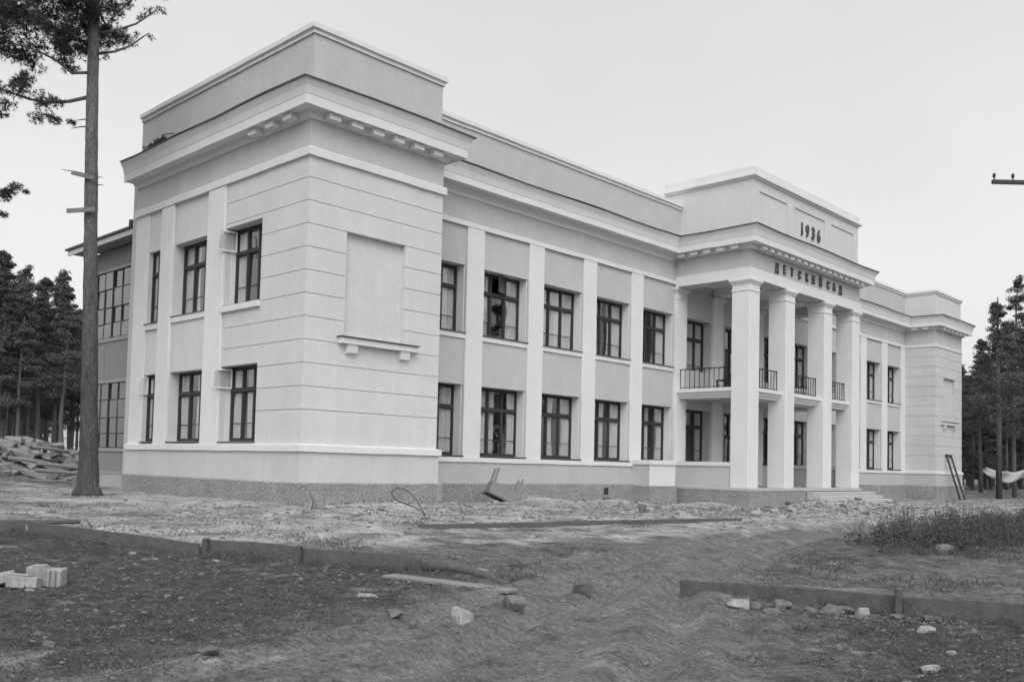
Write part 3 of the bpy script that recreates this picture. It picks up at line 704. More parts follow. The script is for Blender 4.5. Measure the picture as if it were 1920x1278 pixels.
# ---------------------------------------------------------------- pines
def rnd_dir(r):
    while True:
        v = Vector((r.uniform(-1, 1), r.uniform(-1, 1), r.uniform(-1, 1)))
        if .05 < v.length < 1: return v.normalized()
def tuft(mb, p, axis, r, n=9, ln=.16):
    for _ in range(n):
        d = (axis*.7+rnd_dir(r)).normalized(); s = d.cross(rnd_dir(r)).normalized()*.0085; L_ = ln*r.uniform(.5, 1.0); i = len(mb.v)
        mb.v += [tuple(p+s), tuple(p-s), tuple(p+d*L_)]; mb.f.append((i, i+1, i+2))
def clump(mb, wood, c, rad, r, nt=34, ln=.16, flat=.6):
    for _ in range(int(nt*1.9)):
        d = rnd_dir(r); p = c+Vector((d.x*rad, d.y*rad, d.z*rad*flat))*(r.random()**.5)
        tuft(mb, p, (p-c).normalized()*.8+Vector((0, 0, .3)), r, 10, ln)
        if r.random() < .22: wood.tube([c, c.lerp(p, .6)+Vector((0, 0, .02)), p], [.012, .008, .004], 4, False)
def trunk_tube(mb, pts, radii, n=14, r=None, rough=.06):
    i0 = len(mb.v); mb.tube(pts, radii, n)
    if r:
        for i in range(i0, len(mb.v)):
            k = (i-i0)//n
            if k >= len(pts): break
            c = Vector(pts[k]); v = Vector(mb.v[i]); mb.v[i] = tuple(c+(v-c)*(1+r.uniform(-rough, rough)))
r = random.Random(5)
PB = Vector((-3.0, 6.41, gz(-3.0, 6.41)-.1))
P = tag(empty('pine_tree', PB), 'tall pine with bare trunk and two nailed boards at the left corner', 'pine tree')
def px(u, v, dep=27.475): return EYE+(FW+RT*((u-CX)/FPX)+UP*((CY-v)/FPX))*dep-PB
def trk(z): # trunk axis (local) leaning a little
    t = z/20.; return Vector((-.30*t*1.6-.08*math.sin(t*5), .05*t, z))
# fitted to the trunk's own lean: at 12 m it stands .25 m to the left of its foot
ax_pts = [Vector((0, 0, 0)), Vector((-.02, .0, .35)), Vector((-.05, -.02, 1.2)), Vector((-.12, -.05, 3)), Vector((-.22, -.10, 5.5)), Vector((-.36, -.16, 8.4)), Vector((-.46, -.22, 10.5)), Vector((-.54, -.28, 12.4)), Vector((-.60, -.33, 14.6)), Vector((-.66, -.36, 16.5)), Vector((-.60, -.4, 18.5)), Vector((-.66, -.38, 20.5))]
ar = [.37, .31, .262, .232, .208, .188, .174, .16, .15, .12, .085, .03]
def ax(z):
    for a, b in zip(ax_pts, ax_pts[1:]):
        if a.z <= z <= b.z: return a.lerp(b, (z-a.z)/(b.z-a.z))
    return ax_pts[-1].copy()
zz = sorted(set([a.z for a in ax_pts]+[i*.33 for i in range(61)])); zz = [z for z in zz if z <= 20.5]
mb = MB(); trunk_tube(mb, [ax(z) for z in zz], [float(np.interp(z, [a.z for a in ax_pts], ar)) for z in zz], 18, r, .055)
for i, v_ in enumerate(mb.v):                      # root flare in five uneven ridges
    k = i//18
    if k < 4:
        c_ = ax(zz[k]) if k < len(zz) else Vector((0, 0, 0)); v_ = Vector(v_); a_ = math.atan2(v_.y-c_.y, v_.x-c_.x); e_ = (1.25, .7, .3, .1)[k]*.32*max(0, math.sin(a_*2.5+.6)**2)
        mb.v[i] = tuple(c_+(v_-c_)*(1+e_))
tr = mb.build('trunk', M['bark'], P, True)
wood = MB(); need = MB()
def limb(pts, r0, r1):
    n = len(pts); wood.tube(pts, [r0+(r1-r0)*i/(n-1) for i in range(n)], 7)
def off(p, s): return p+FW*s
# left drooping limb with clumps
limb([ax(11.9), px(130, 190), px(95, 192), px(55, 186), px(10, 170), px(-50, 150)], .06, .02)
for u, v, q in ((20, 150, .32), (45, 178, .34), (75, 188, .34), (98, 196, .3), (118, 198, .22), (12, 178, .34), (30, 205, .3), (55, 212, .26), (85, 212, .24), (48, 165, .24), (70, 160, .2), (105, 226, .16), (-25, 150, .4), (-30, 190, .4), (15, 135, .28), (45, 140, .2), (28, 228, .18), (118, 218, .14)):
    c = off(px(u, v), r.uniform(-.7, .7)); clump(need, wood, c, q*1.05, r, int(26*q/.28), .14)
# bare limb and upper left mass
limb([ax(12.6), px(135, 137), px(105, 113), px(70, 95), px(20, 80)], .05, .02)
for _ in range(230):
    u = r.uniform(-90, 190); v = r.uniform(-150, 96-.0006*(u-80)**2+8*math.sin(u*.06))
    if u > 130 and v > 70: continue
    c = off(px(u, v), r.uniform(-1.8, 1.8)); clump(need, wood, c, r.uniform(.28, .5), r, 30, .17)
for k in range(26):
    z = r.uniform(12.9, 19.5); a = r.uniform(0, 6.28); ln = r.uniform(1., 2.6)*(1.15-(z-12)/14)
    d = Vector((math.cos(a), math.sin(a), r.uniform(-.1, .35))); e = ax(z)+d*ln
    if d.dot(RT) > .15 and z < 16.5: continue
    limb([ax(z), ax(z)+d*ln*.5+Vector((0, 0, -.08)), e], .05, .015)
    for _ in range(2): clump(need, wood, e+rnd_dir(r)*.35, r.uniform(.3, .5), r, 26, .17)
# right-hand thin limbs
for a, pts, cl in ((13.75, ((215, 58), (255, 45), (285, 25), (300, 12)), ((262, 30, .2), (280, 20, .22), (298, 14, .2), (225, 50, .16), (305, -10, .2), (215, 40, .2))),
                   (13.15, ((215, 97), (245, 86), (270, 68), (280, 62)), ((205, 75, .18), (262, 72, .14), (277, 64, .13), (195, 104, .2), (240, 80, .1))),
                   (14.6, ((225, 20), (250, -5), (270, -30)), ((210, 15, .3), (235, -2, .35), (255, -20, .35), (270, -30, .3), (215, 30, .26), (205, -10, .35), (240, 10, .2), (225, 28, .2)))):
    limb([ax(a)]+[px(*q) for q in pts], .045, .012)
    for u, v, q in cl: clump(need, wood, off(px(u, v), r.uniform(-.25, .25)), q*.8, r, int(7*q/.15), .11, .8)
# around the trunk near the top of the frame
for u, v, q in ((160, 40, .35), (172, 20, .3), (185, 35, .25), (190, 8, .35), (150, 70, .3), (150, 95, .2), (140, 105, .18), (195, 50, .15)): clump(need, wood, off(px(u, v), r.uniform(-.6, .3)), q, r, 30, .15)
# dead stubs
for z, q, ln in ((9.55, (116, 318), 0), (11.2, (142, 226), 0), (11.0, (133, 241), 0)): limb([ax(z), ax(z).lerp(px(*q), .5)+Vector((0, 0, .03)), px(*q)], .03, .008)
for z, q in ((9.5, (192, 332)), (9.3, (194, 347))): limb([ax(z), px(*q)], .03, .008)
wood.build('branches', M['bark'], P, True); need.build('crown', M['needle'], P)
def nailed(u0, v0, u1, v1, h):
    a, b = off(px(u0, v0), -.26), off(px(u1, v1), -.26); d = (b-a); ang = math.atan2(d.z, d.xy.length); az = math.atan2(d.y, d.x)
    mx = Matrix.Translation(a) @ Matrix.Rotation(az, 4, 'Z') @ Matrix.Rotation(-ang, 4, 'Y')
    MB().box(0, d.length, -.02, .02, -h/2, h/2, mx).build('nailed_board', M['nailed'], P)
nailed(133, 399, 186, 396, .125); nailed(142, 328, 183, 338, .11)

# far pines: four kinds of tree with shared meshes
def far_pine(seed, H, base, rad):
    r = random.Random(seed); t = MB(); c = MB()
    lean = [Vector((0, 0, -.5))]+[Vector((r.uniform(-.12, .12)*k/3, r.uniform(-.12, .12)*k/3, H*k/7)) for k in range(1, 8)]
    t.tube(lean, [.19-.155*k/7 for k in range(8)], 7)
    def at(z): k = min(max(z/H*7, 0), 6.99); i = int(k); return (lean[i] if i else Vector((0, 0, 0))).lerp(lean[i+1], k-i)
    n = int(120*(H-base)/10)
    for i in range(n):
        s = r.random()**.85; z = base+(H-base)*s
        R = rad*(1-s)**.8*r.uniform(.2, 1.2)*(1 if s > .12 else .6)+.12
        a = r.uniform(0, 6.283); p = at(z); q = p+Vector((math.cos(a)*R, math.sin(a)*R, r.uniform(-.15, .3)))
        if R > .5 and r.random() < .6: t.tube([p, p.lerp(q, .6)-Vector((0, 0, .08)), q], [.035, .022, .01], 4, False)
        cr_ = r.uniform(.3, .8)*(1-.5*s)
        for _ in range(130):
            d = rnd_dir(r); v = q+Vector((d.x*cr_, d.y*cr_, d.z*cr_*.5))*(r.random()**.4*1.25); e = rnd_dir(r)*r.uniform(.06, .17); f = rnd_dir(r)*r.uniform(.025, .07); k = len(c.v)
            c.v += [tuple(v+e), tuple(v-e*.6+f), tuple(v-f)]; c.f.append((k, k+1, k+2))
    for k in range(5):
        z = r.uniform(1.5, base); a = r.uniform(0, 6.28); p = at(z); t.tube([p, p+Vector((math.cos(a)*.8, math.sin(a)*.8, r.uniform(-.1, .2)))], [.025, .008], 4)
    return t.mesh('trunk', M['barkfar'], True), c.mesh('crown', M['needlefar'])
KIND = [far_pine(21, 15.5, 5.0, 2.0), far_pine(22, 14.2, 5.6, 1.8), far_pine(23, 16.4, 4.2, 2.3), far_pine(24, 12.8, 3.2, 1.9), far_pine(25, 9.5, 1.0, 1.9)]
def pine_at(x, y, k, s, label, group, z=None):
    t, c = KIND[k]; o = empty('pine_tree', (x, y, (gz(x, y) if z is None else z)-.05), RNG.uniform(0, 6.28)); o.scale = (s, s, s*RNG.uniform(.95, 1.06))
    put('trunk', t, o); put('crown', c, o); return tag(o, label, 'pine tree', group)
def ray_xy(u, dep):
    p = EYE+(FW+RT*((u-CX)/FPX)+UP*((CY-860)/FPX))*dep; return p.x, p.y
LLAB = 'tall dark pine in the forest behind the stone pile at left'
for dep, us, ks in ((52, (-120, -62, -8, 30, 70, 118), (2, 0, 1, 0, 1, 1)), (58, (-140, -90, -35, 12, 52, 96, 140, 172), (0, 2, 0, 1, 2, 0, 3, 1)), (66, (-150, -105, -60, -15, 25, 66, 110, 150, 185), (1, 0, 2, 0, 2, 1, 0, 1, 0)), (75, (-130, -80, -40, 0, 40, 85, 125, 165, 200), (0, 2, 1, 2, 0, 2, 1, 0, 2)), (84, (-110, -55, -20, 20, 58, 104, 135, 180), (2, 1, 0, 2, 2, 0, 2, 1)), (92, (-70, -30, 5, 35, 62, 80), (2, 3, 2, 3, 2, 3)), (100, (-40, -10, 15, 48, 66), (3, 4, 3, 4, 3)), (62, (-20, 20, 45, 78, 128, 160), (1, 2, 1, 0, 1, 2))):
    for u, k in zip(us, ks):
        x, y = ray_xy(u+RNG.uniform(-8, 8), dep+RNG.uniform(-2.5, 2.5))
        pine_at(x, y, k, RNG.uniform(.74, .87)*(1.02 if u < 25 else .93)*(.9+dep/600), LLAB, 'pines of the left forest')
RLAB = 'dark pine in the forest beyond the right end of the building'
for dep, us, ks in ((68, (1905, 1945, 1990), (2, 0, 2)), (76, (1835, 1862, 1890, 1925, 1965), (1, 3, 0, 2, 1)), (84, (1815, 1845, 1880, 1910, 1950, 1985), (3, 1, 2, 0, 2, 0)), (94, (1800, 1825, 1852, 1872, 1900, 1930, 1970), (1, 3, 0, 2, 2, 1, 0)), (106, (1795, 1815, 1838, 1860, 1885, 1912, 1940), (0, 1, 2, 0, 2, 2, 0)), (80, (1822, 1850, 1885, 1915, 1800), (4, 4, 4, 4, 4)), (90, (1835, 1868, 1898, 1928), (4, 4, 4, 4)), (100, (1815, 1845, 1878, 1908), (4, 4, 4, 4))):
    for u, k in zip(us, ks):
        x, y = ray_xy(u+RNG.uniform(-5, 5), dep+RNG.uniform(-3, 3))
        if x < L+1.5 and y < 17: continue
        pine_at(x, y, k, RNG.uniform(.82, .96)*(1.0 if u > 1885 else .88)*(.86+dep/550), RLAB, 'pines of the right forest')
for i, (x, y, k) in enumerate(((34, -30, 0), (39, -27, 2), (45, -31, 1), (50, -26, 0), (56, -30, 2), (61, -25, 1), (66, -29, 0), (30, -34, 2), (42, -36, 0), (53, -36, 1), (72, -26, 2), (-30, 4, 0), (-34, 10, 2), (-28, 16, 1), (-36, 20, 0), (-31, 26, 2), (-27, -2, 1), (-38, 14, 2), (-33, -4, 0))):
    pine_at(x+RNG.uniform(-1, 1), y+RNG.uniform(-1, 1), k, RNG.uniform(.85, 1.05), 'pine standing outside the picture, only mirrored in the window panes', 'pines mirrored in the panes')
# a neighbour of the near pine: only a limb tip of it reaches into the picture
r = random.Random(8); NB = Vector((-7.6, 10.6, gz(-7.6, 10.6)-.1))
N = tag(empty('pine_tree', NB), 'pine at the far left edge, one needled limb tip in view', 'pine tree')
t = MB(); trunk_tube(t, [Vector((0, 0, z)) for z in np.linspace(0, 17, 40)], [float(np.interp(z, [0, .6, 17], [.34, .24, .05])) for z in np.linspace(0, 17, 40)], 12, r, .05)
t.build('trunk', M['bark'], N, True); wood = MB(); need = MB()
pxn = lambda u, v: EYE+(FW+RT*((u-CX)/FPX)+UP*((CY-v)/FPX))*28.2-NB
limb([Vector((0, 0, 8.2)), pxn(-60, 372), pxn(-10, 362), pxn(30, 352)], .05, .012); limb([Vector((0, 0, 7.8)), pxn(-50, 402), pxn(0, 400)], .04, .012)
for u, v, q in ((5, 358, .22), (22, 360, .22), (38, 352, .18), (14, 372, .2), (-12, 365, .3), (2, 400, .16), (-18, 400, .2), (48, 358, .1), (-40, 380, .4), (-60, 360, .5)): clump(need, wood, pxn(u, v)+FW*r.uniform(-.2, .2), q, r, int(24*q/.2), .13)
for k in range(40):
    z = r.uniform(9.5, 17); a = r.uniform(2.0, 5.2) + .0; R = r.uniform(.5, 2.0)*(1.1-(z-9)/11); q = Vector((math.cos(a)*R, math.sin(a)*R, z))
    limb([Vector((0, 0, z)), q], .03, .01); clump(need, wood, q, .45, r, 30, .17)
wood.build('branches', M['bark'], N, True); need.build('crown', M['needle'], N)
# sprig caught on the cornice of the left wing
r = random.Random(31); wood = MB(); need = MB(); S0 = Vector((-.45, 8.1, 11.86))
wood.tube([Vector((0, -.9, .25)), Vector((-.05, -.3, .34)), Vector((0, .3, .2)), Vector((0, .9, .16))], [.02, .018, .014, .006], 5)
for k in range(16): clump(need, wood, Vector((r.uniform(-.1, .1), -.4+k*.1, .2+r.uniform(-.08, .14)-.03*k/4)), .08, r, 5, .1)
o = wood.build('pine_sprig', M['bark'], None, True, S0); need.build('needles', M['needle'], o); tag(o, 'small needled sprig caught on the cornice of the left wing', 'branch')

# ---------------------------------------------------------------- boards on edge
def edge_board(name, p0, p1, h, m, label, th=.05, sink=.05, sub=1, dz=0., group=None):
    p0 = Vector(p0); p1 = Vector(p1); d = p1-p0; n = 10; mb = MB(); rr = random.Random(int(abs(p0.x*97+p0.y*31)))
    z0 = gz(*p0)+dz; z1 = gz(*p1)+dz; loc = Vector((p0.x, p0.y, z0)); nn = Vector((-d.y, d.x)).normalized()*th/2
    for i in range(n+1):
        t = i/n; q = d*t; zb = (z1-z0)*t-sink; w = rr.uniform(-.006, .006)
        for s, e in ((1, 0), (-1, 0), (-1, 1), (1, 1)): mb.v.append((q.x+nn.x*s+nn.x*w*20, q.y+nn.y*s, zb+(h+sink+w)*e+(.012*math.sin(t*3) if e else 0)))
    for i in range(n):
        for j in range(4): a = i*4+j; b = i*4+(j+1) % 4; mb.f.append((a, a+4, b+4, b))
    mb.f.append((0, 1, 2, 3)); mb.f.append((n*4+3, n*4+2, n*4+1, n*4))
    o = mb.build(name, m, None, False, loc); bevel(o, .008); return tag(o, label, 'board', group)
edge_board('edging_board', (-9.6, -4.5), (-8.55, -4.75), .17, M['board'], 'short dark edging board running off the left edge of the yard', group='edging boards')
edge_board('edging_board', (-8.56, -4.95), (-7.29, -8.35), .17, M['board'], 'long edging board nearest the pine, leftmost of the joined run', group='edging boards')
edge_board('edging_board', (-7.18, -8.28), (-6.34, -9.62), .17, M['board'], 'short edging board in the middle of the left run', group='edging boards')
edge_board('edging_board', (-6.33, -9.72), (-5.40, -11.35), .17, M['board'], 'edging board left of the gap, before the bent strip', group='edging boards')
edge_board('edging_board', (-4.41, -15.10), (-3.86, -17.55), .25, M['board'], 'thick edging board right of the gap with rubble below', dz=-.02, group='edging boards')
edge_board('edging_board', (-3.84, -17.62), (-3.35, -19.1), .25, M['board'], 'edging board running out of the right edge of the picture', dz=-.02, group='edging boards')
edge_board('long_board', (-1.4, -6.63), (10.2, -7.61), .075, M['board'], 'long thin board set on edge in the sand before the building', th=.06)
mb = MB(); pts = [Vector((-5.38, -11.40, 0)), Vector((-5.2, -11.75, 0)), Vector((-5.14, -12.1, 0)), Vector((-5.17, -12.5, 0)), Vector((-5.3, -12.95, 0)), Vector((-5.5, -13.4, 0))]
for p in pts: p.z = gz(p.x, p.y)
mb.tube([p-pts[0]+Vector((0, 0, .035-.012*i)) for i, p in enumerate(pts)], [.085, .085, .075, .065, .05, .02], 9)
tag(mb.build('shaded_bank_roll', M['board'], None, True, pts[0]), 'dark roll for the shaded bank edge, continuing the left edging towards the gap', 'log')  # dark roll added to stand for the shaded edge of the earth bank
def stake(x, y, h, label):
    mb = MB().box(-.05, .05, -.04, .04, -.2, h); o = bevel(mb.build('stake', M['board'], None, False, (x, y, gz(x, y)), (RNG.uniform(-.05, .05), RNG.uniform(-.05, .05), .5)), .01); tag(o, label, 'stake', 'edging stakes')
stake(-7.20, -8.40, .22, 'stake at the first joint of the left edging boards'); stake(-6.42, -9.74, .25, 'stake at the second joint of the left edging boards'); stake(-3.93, -17.60, .33, 'stake standing at the joint of the right edging boards')
def flat_plank(x, y, ln, w, h, rz, m, label, tilt=0., name='plank'):
    o = MB().box(-ln/2, ln/2, -w/2, w/2, 0, h).build(name, m, None, False, (x, y, gz(x, y)+.0), (RNG.uniform(-.02, .02), tilt, rz)); bevel(o, .01); return tag(o, label, 'plank')
flat_plank(-6.14, -12.7, 2.1, .24, .05, math.atan2(-2.0, .25), M['boardlight'], 'weathered plank lying flat below the shaded bank edge', name='loose_plank')
flat_plank(-8.35, -4.0, 1.9, .22, .06, -.1, M['board'], 'dark plank lying at the left edge above the edging', name='loose_plank')

# ---------------------------------------------------------------- stones, bricks, rubble
def stone_mesh(seed, sx, sy, sz, blocky=.5, m='stone'):
    r = random.Random(seed); mb = MB(); n = 3
    # subdivided cube pushed towards a rough lump
    idx = {}
    def vid(p):
        k = tuple(round(a, 4) for a in p)
        if k not in idx: idx[k] = len(mb.v); mb.v.append(k)
        return idx[k]
    for ax_ in range(3):
        for s in (-1, 1):
            for i in range(n):
                for j in range(n):
                    q = []
                    for a, b in ((i, j), (i+1, j), (i+1, j+1), (i, j+1)):
                        p = [0, 0, 0]; p[ax_] = s; p[(ax_+1) % 3] = -1+2*a/n; p[(ax_+2) % 3] = -1+2*b/n; q.append(vid(p))
                    mb.f.append(tuple(q if s > 0 else q[::-1]))
    cut = [(rnd_dir(r), r.uniform(.62, .95)) for _ in range(7)]
    for i, p in enumerate(mb.v):
        v = Vector(p); v = v.lerp(v.normalized()*1.05, 1-blocky)
        for d, h in cut:
            e = v.dot(d)-h
            if e > 0: v -= d*e
        v += rnd_dir(r)*.05; mb.v[i] = (v.x*sx/2, v.y*sy/2, (v.z+1)*sz/2)
    return mb.mesh('stone', M[m])
def stone(x, y, sx, sy, sz, label, seed, m='stone', blocky=.5, rz=None, name='stone', group=None, sink=.27, tilt=0):
    o = put(name, stone_mesh(seed, sx, sy, sz, blocky, m), None, (x, y, gz(x, y)-sz*sink), (tilt, 0, RNG.uniform(0, 6.28) if rz is None else rz))
    return tag(o, label, 'stone', group)
stone(-5.61, -14.49, .31, .26, .29, 'rounded grey stone lying in the gap between the edging boards', 3)
stone(-7.02, -14.75, .26, .22, .25, 'pale grey stone in the path left of the rounded one', 4, blocky=.4)
stone(-8.28, -15.23, .19, .18, .25, 'upright square stone in the middle foreground', 7, 'stonepale', .8, .4)
stone(-8.39, -14.37, .17, .13, .10, 'flat wedge of stone left of the square stone', 8, blocky=.8)
stone(-7.45, -14.68, .16, .12, .06, 'low dark clod between two foreground stones', 9)
stone(-7.66, -13.02, .24, .11, .06, 'flat pale brick piece below the loose plank', 10, 'stonepale', .9, -.9)
stone(-6.60, -18.88, .19, .14, .09, 'bright pale stone near the bottom right', 12, 'stonepale', .4)
stone(-5.01, -18.28, .18, .14, .09, 'pale stone in the grass above the bright one', 13, 'stonepale', .4)
stone(3.88, -15.44, .42, .30, .26, 'round boulder at the edge of the tall weeds', 14, blocky=.2)
stone(-8.70, -15.04, .09, .08, .08, 'small stone left of the square foreground stone', 15)
stone(-10.69, -14.99, .17, .13, .10, 'grey stone half sunk in soil, lower left', 16)
stone(-11.48, -13.88, .15, .07, .05, 'chip of stone in the dark grass at lower left', 17)
stone(-10.32, -16.23, .22, .13, .09, 'stone at the very bottom, left of the ruts', 18)
stone(-8.04, -8.39, .17, .12, .05, 'white chip below the left edging, right of its pair', 19, 'stonepale', .5)
stone(-8.10, -7.86, .15, .06, .05, 'narrow white chip below the left edging', 20, 'stonepale', .5)
stone(-7.46, -9.19, .14, .08, .04, 'flat pale chip beneath the middle edging board', 22, 'stonepale', .6)
stone(9.85, -4.33, .28, .2, .36, 'upright dark clod before the middle of the facade', 23)
stone(-10.52, -10.72, .12, .08, .04, 'small white chip in front of the brick pieces', 24, 'stonepale', .7)
stone(-5.79, -18.78, .1, .08, .05, 'small pale pebble right of the bright stone', 25, 'stonepale', .4)
stone(.5, -.75, .34, .25, .22, 'pale lump of mortar lying at the wing corner', 26, 'stonepale', .4)
rb0 = random.Random(6)
for i, (x, y, s) in enumerate([(-4.71, -16.02, .2), (-4.93, -16.30, .23), (-4.98, -16.62, .16), (-4.62, -16.50, .15), (-4.40, -16.62, .17), (-4.40, -17.02, .2), (-4.17, -17.25, .16), (-4.27, -17.45, .17), (-4.62, -15.72, .14), (-4.25, -17.70, .13), (-4.22, -17.95, .16), (-4.48, -16.85, .12), (-4.72, -16.36, .13)]):
    stone(x-.06+rb0.uniform(-.12, .1), y+rb0.uniform(-.1, .1), s*rb0.uniform(.9, 1.5), s*rb0.uniform(.7, 1.1), s*rb0.uniform(.5, .8), 'piece of rubble heaped below the right edging board', 40+i, 'stonepale' if i in (1, 7) else 'stone', .75, tilt=rb0.uniform(-.3, .3), name='rubble_stone', group='rubble below the right edging board')
rb = random.Random(77)
for i in range(34):
    x = 16.5+rb.gauss(0, 1)*3.2+6*rb.random(); y = -4.2+rb.gauss(0, .75)
    s = rb.uniform(.14, .36); stone(x, y, s*1.3, s, s*.6, 'lump of builders rubble strewn before the porch', 60+i, 'stonepale' if rb.random() < .5 else 'stone', .6, name='rubble_stone', group='rubble before the porch')
for i in range(46):
    x = rb.uniform(-.6, 19); y = (-.25 if x < W+.2 else 1.6)-abs(rb.gauss(0, .8))-.1; s = rb.uniform(.08, .24)
    stone(x, y, s*1.4, s, s*.55, 'scrap of mortar or brick along the foot of the foundation', 120+i, 'stonepale' if rb.random() < .6 else 'stone', .65, name='rubble_stone', group='rubble along the foundation')
# three broken hollow bricks at the left
def brick_block():
    r = random.Random(2)
    x, y = -10.16, -10.18; rz = -.72
    a = MB()                                        # fluted block standing up: a stepped body with ribs
    a.box(-.21, .02, -.07, .07, 0, .235).box(.02, .205, -.085, .08, 0, .22)
    for k in range(3): a.box(.03+k*.062, .075+k*.062, -.112, -.083, 0.0, .215)
    a.box(-.16, .0, -.06, .06, .233, .256)
    o = bevel(a.build('broken_brick', M['stonepale'], None, False, (x, y, gz(x, y)-.01), (.04, .03, rz)), .014, 2); tag(o, 'pale fluted hollow brick standing upright at the left', 'brick', 'broken bricks')
    o.modifiers['bevel'].limit_method = 'ANGLE'
    x, y = -10.47, -10.36; b = MB().box(-.17, .17, -.08, .09, 0, .135).box(-.16, .06, -.06, .08, .133, .16)
    tag(bevel(b.build('broken_brick', M['stonepale'], None, False, (x, y, gz(x, y)-.01), (-.1, .06, -.75)), .022, 2), 'pale broken brick lying in front of the fluted one', 'brick', 'broken bricks')
    x, y = -10.62, -9.95; b = MB().box(-.2, .2, -.09, .09, 0, .12)
    tag(bevel(b.build('broken_brick', M['stonepale'], None, False, (x, y, gz(x, y)+.02), (.05, -.22, -.6)), .02, 2), 'tilted pale brick slab cut by the left picture edge', 'brick', 'broken bricks')
brick_block()
# stone and timber pile before the left forest
rp = random.Random(15); slab_meshes = [stone_mesh(200+i, 1, 1, 1, .93, 'pile') for i in range(8)]
for i in range(120):
    u = rp.uniform(-45, 168); t_ = rp.random(); dep = 37.6+4.6*t_
    x, y = ray_xy(u, dep); ln = rp.uniform(.35, 1.25)*(1.1 if t_ > .4 else .8); h = rp.uniform(.12, .3)
    zt = gz(x, y)-.05+(.85*max(0, t_-.25)*rp.uniform(.35, 1.0)*(1.15 if u < 60 else .9))
    o = put('stone_block', slab_meshes[i % 8], None, (x, y, zt), (rp.uniform(-.3, .3), rp.uniform(-.35, .35), -YAW+rp.uniform(-.9, .9))); o.scale = (ln, rp.uniform(.3, .55), h)
    tag(o, 'rough block in the heap of stone and timber at the left', 'stone block', 'blocks of the left heap')
for i, (u, dep, z, ln, rz) in enumerate(((125, 38.2, 1.05, 2.6, -.95), (118, 38.0, .82, 2.2, -.75), (55, 38.6, 1.25, 1.6, -.6), (95, 40.2, 1.75, 1.5, -.2))):
    x, y = ray_xy(u, dep); mb = MB().tube([Vector((-ln/2, 0, 0)), Vector((0, 0, .03)), Vector((ln/2, 0, 0))], [.085, .08, .07], 9)
    tag(mb.build('timber_log', M['boardlight'], None, True, (x, y, z), (0, rp.uniform(.05, .15), rz)), ('lowest long log in the left heap, beside the pine trunk', 'log lying under the others at the foot of the left heap', 'thin log on the left half of the heap', 'short log near the crest of the left heap')[i], 'log')

# ---------------------------------------------------------------- upturned bench, ladder, wire, cloth, pole, balcony bench
ub = empty('upturned_bench', (8.55, .75, gz(8.55, .75)), 0); tag(ub, 'upturned wooden bench with four legs in the air by the foundation', 'bench')
ub.rotation_euler = (-.10, .42, -.42)
bevel(MB().box(-.55, .6, -.22, .22, .10, .52).build('seat_box', M['boardlight'], ub), .015)
for sx, sy in ((-.47, -.17), (-.47, .15), (.50, -.17), (.50, .15)):
    mx = Matrix.Translation((sx, sy, .5)) @ Matrix.Rotation(-.05, 4, 'Y'); MB().box(-.035, .035, -.03, .03, 0, .52, mx).build('leg', M['boardlight'], ub)
bevel(MB().box(-.6, .65, -.26, .26, .05, .098).build('seat_board', M['board'], ub), .008)
def ladder():
    x0, x1 = 49.7, 50.55; base = -.95; top = -.06; zb = gz(50.2, base); H = 2.92
    l = empty('ladder', ((x0+x1)/2, base, zb)); tag(l, 'dark wooden ladder leaning on the far right wing', 'ladder')
    for x in (x0, x1): MB().tube([Vector((x-50.125, 0, -.05)), Vector((x-50.125, top-base, H-zb))], [.075, .06], 6).build('rail', M['frame'], l)
    for k in range(5):
        t = .12+.2*k if k < 4 else .985; MB().tube([Vector((x0-50.125-(.12 if k == 4 else 0), (top-base)*t, (H-zb)*t)), Vector((x1-50.125+(.12 if k == 4 else 0), (top-base)*t, (H-zb)*t))], .03 if k < 4 else .06, 6).build('rung', M['boardlight'] if k < 4 else M['frame'], l)
ladder()
def P2(u, v, dep): return EYE+(FW+RT*((u-CX)/FPX)+UP*((CY-v)/FPX))*dep
wl = Vector((1.0, -4.1, gz(1.0, -4.1)))
loop = [P2(u, v, 22.9+.1*math.sin(k)) for k, (u, v) in enumerate([(800, 969), (786, 955), (765, 946), (745, 938), (735, 927), (737, 918), (748, 915), (762, 919), (776, 930), (786, 945), (796, 962), (806, 972), (840, 966)])]
sm_ = []
for a, b, c_, d_ in zip([loop[0]]+loop, loop, loop[1:], loop[2:]+[loop[-1]]):
    for t in (0, .33, .66): sm_.append(.5*((2*b)+(-a+c_)*t+(2*a-5*b+4*c_-d_)*t*t+(-a+3*b-3*c_+d_)*t**3)-wl)
sm_[-1].z = max(sm_[-1].z, 0)
tag(MB().tube(sm_, .011, 6).build('wire_loop', M['iron'], None, True, wl), 'loop of stiff dark wire standing in the sand by the wing', 'wire')
for i, (x, y, h, lab) in enumerate(((-1.55, -2.9, .5, 'bent twig stuck in the ground before the wing corner'), (-8.0, -6.0, .3, 'thin bent twig leaning over the left edging board'))):
    tag(MB().tube([Vector((0, 0, -.05)), Vector((.03, -.02, h*.5)), Vector((-.06, .03, h))], [.014, .011, .005], 5).build('twig', M['bark'], None, True, (x, y, gz(x, y))), lab, 'twig')
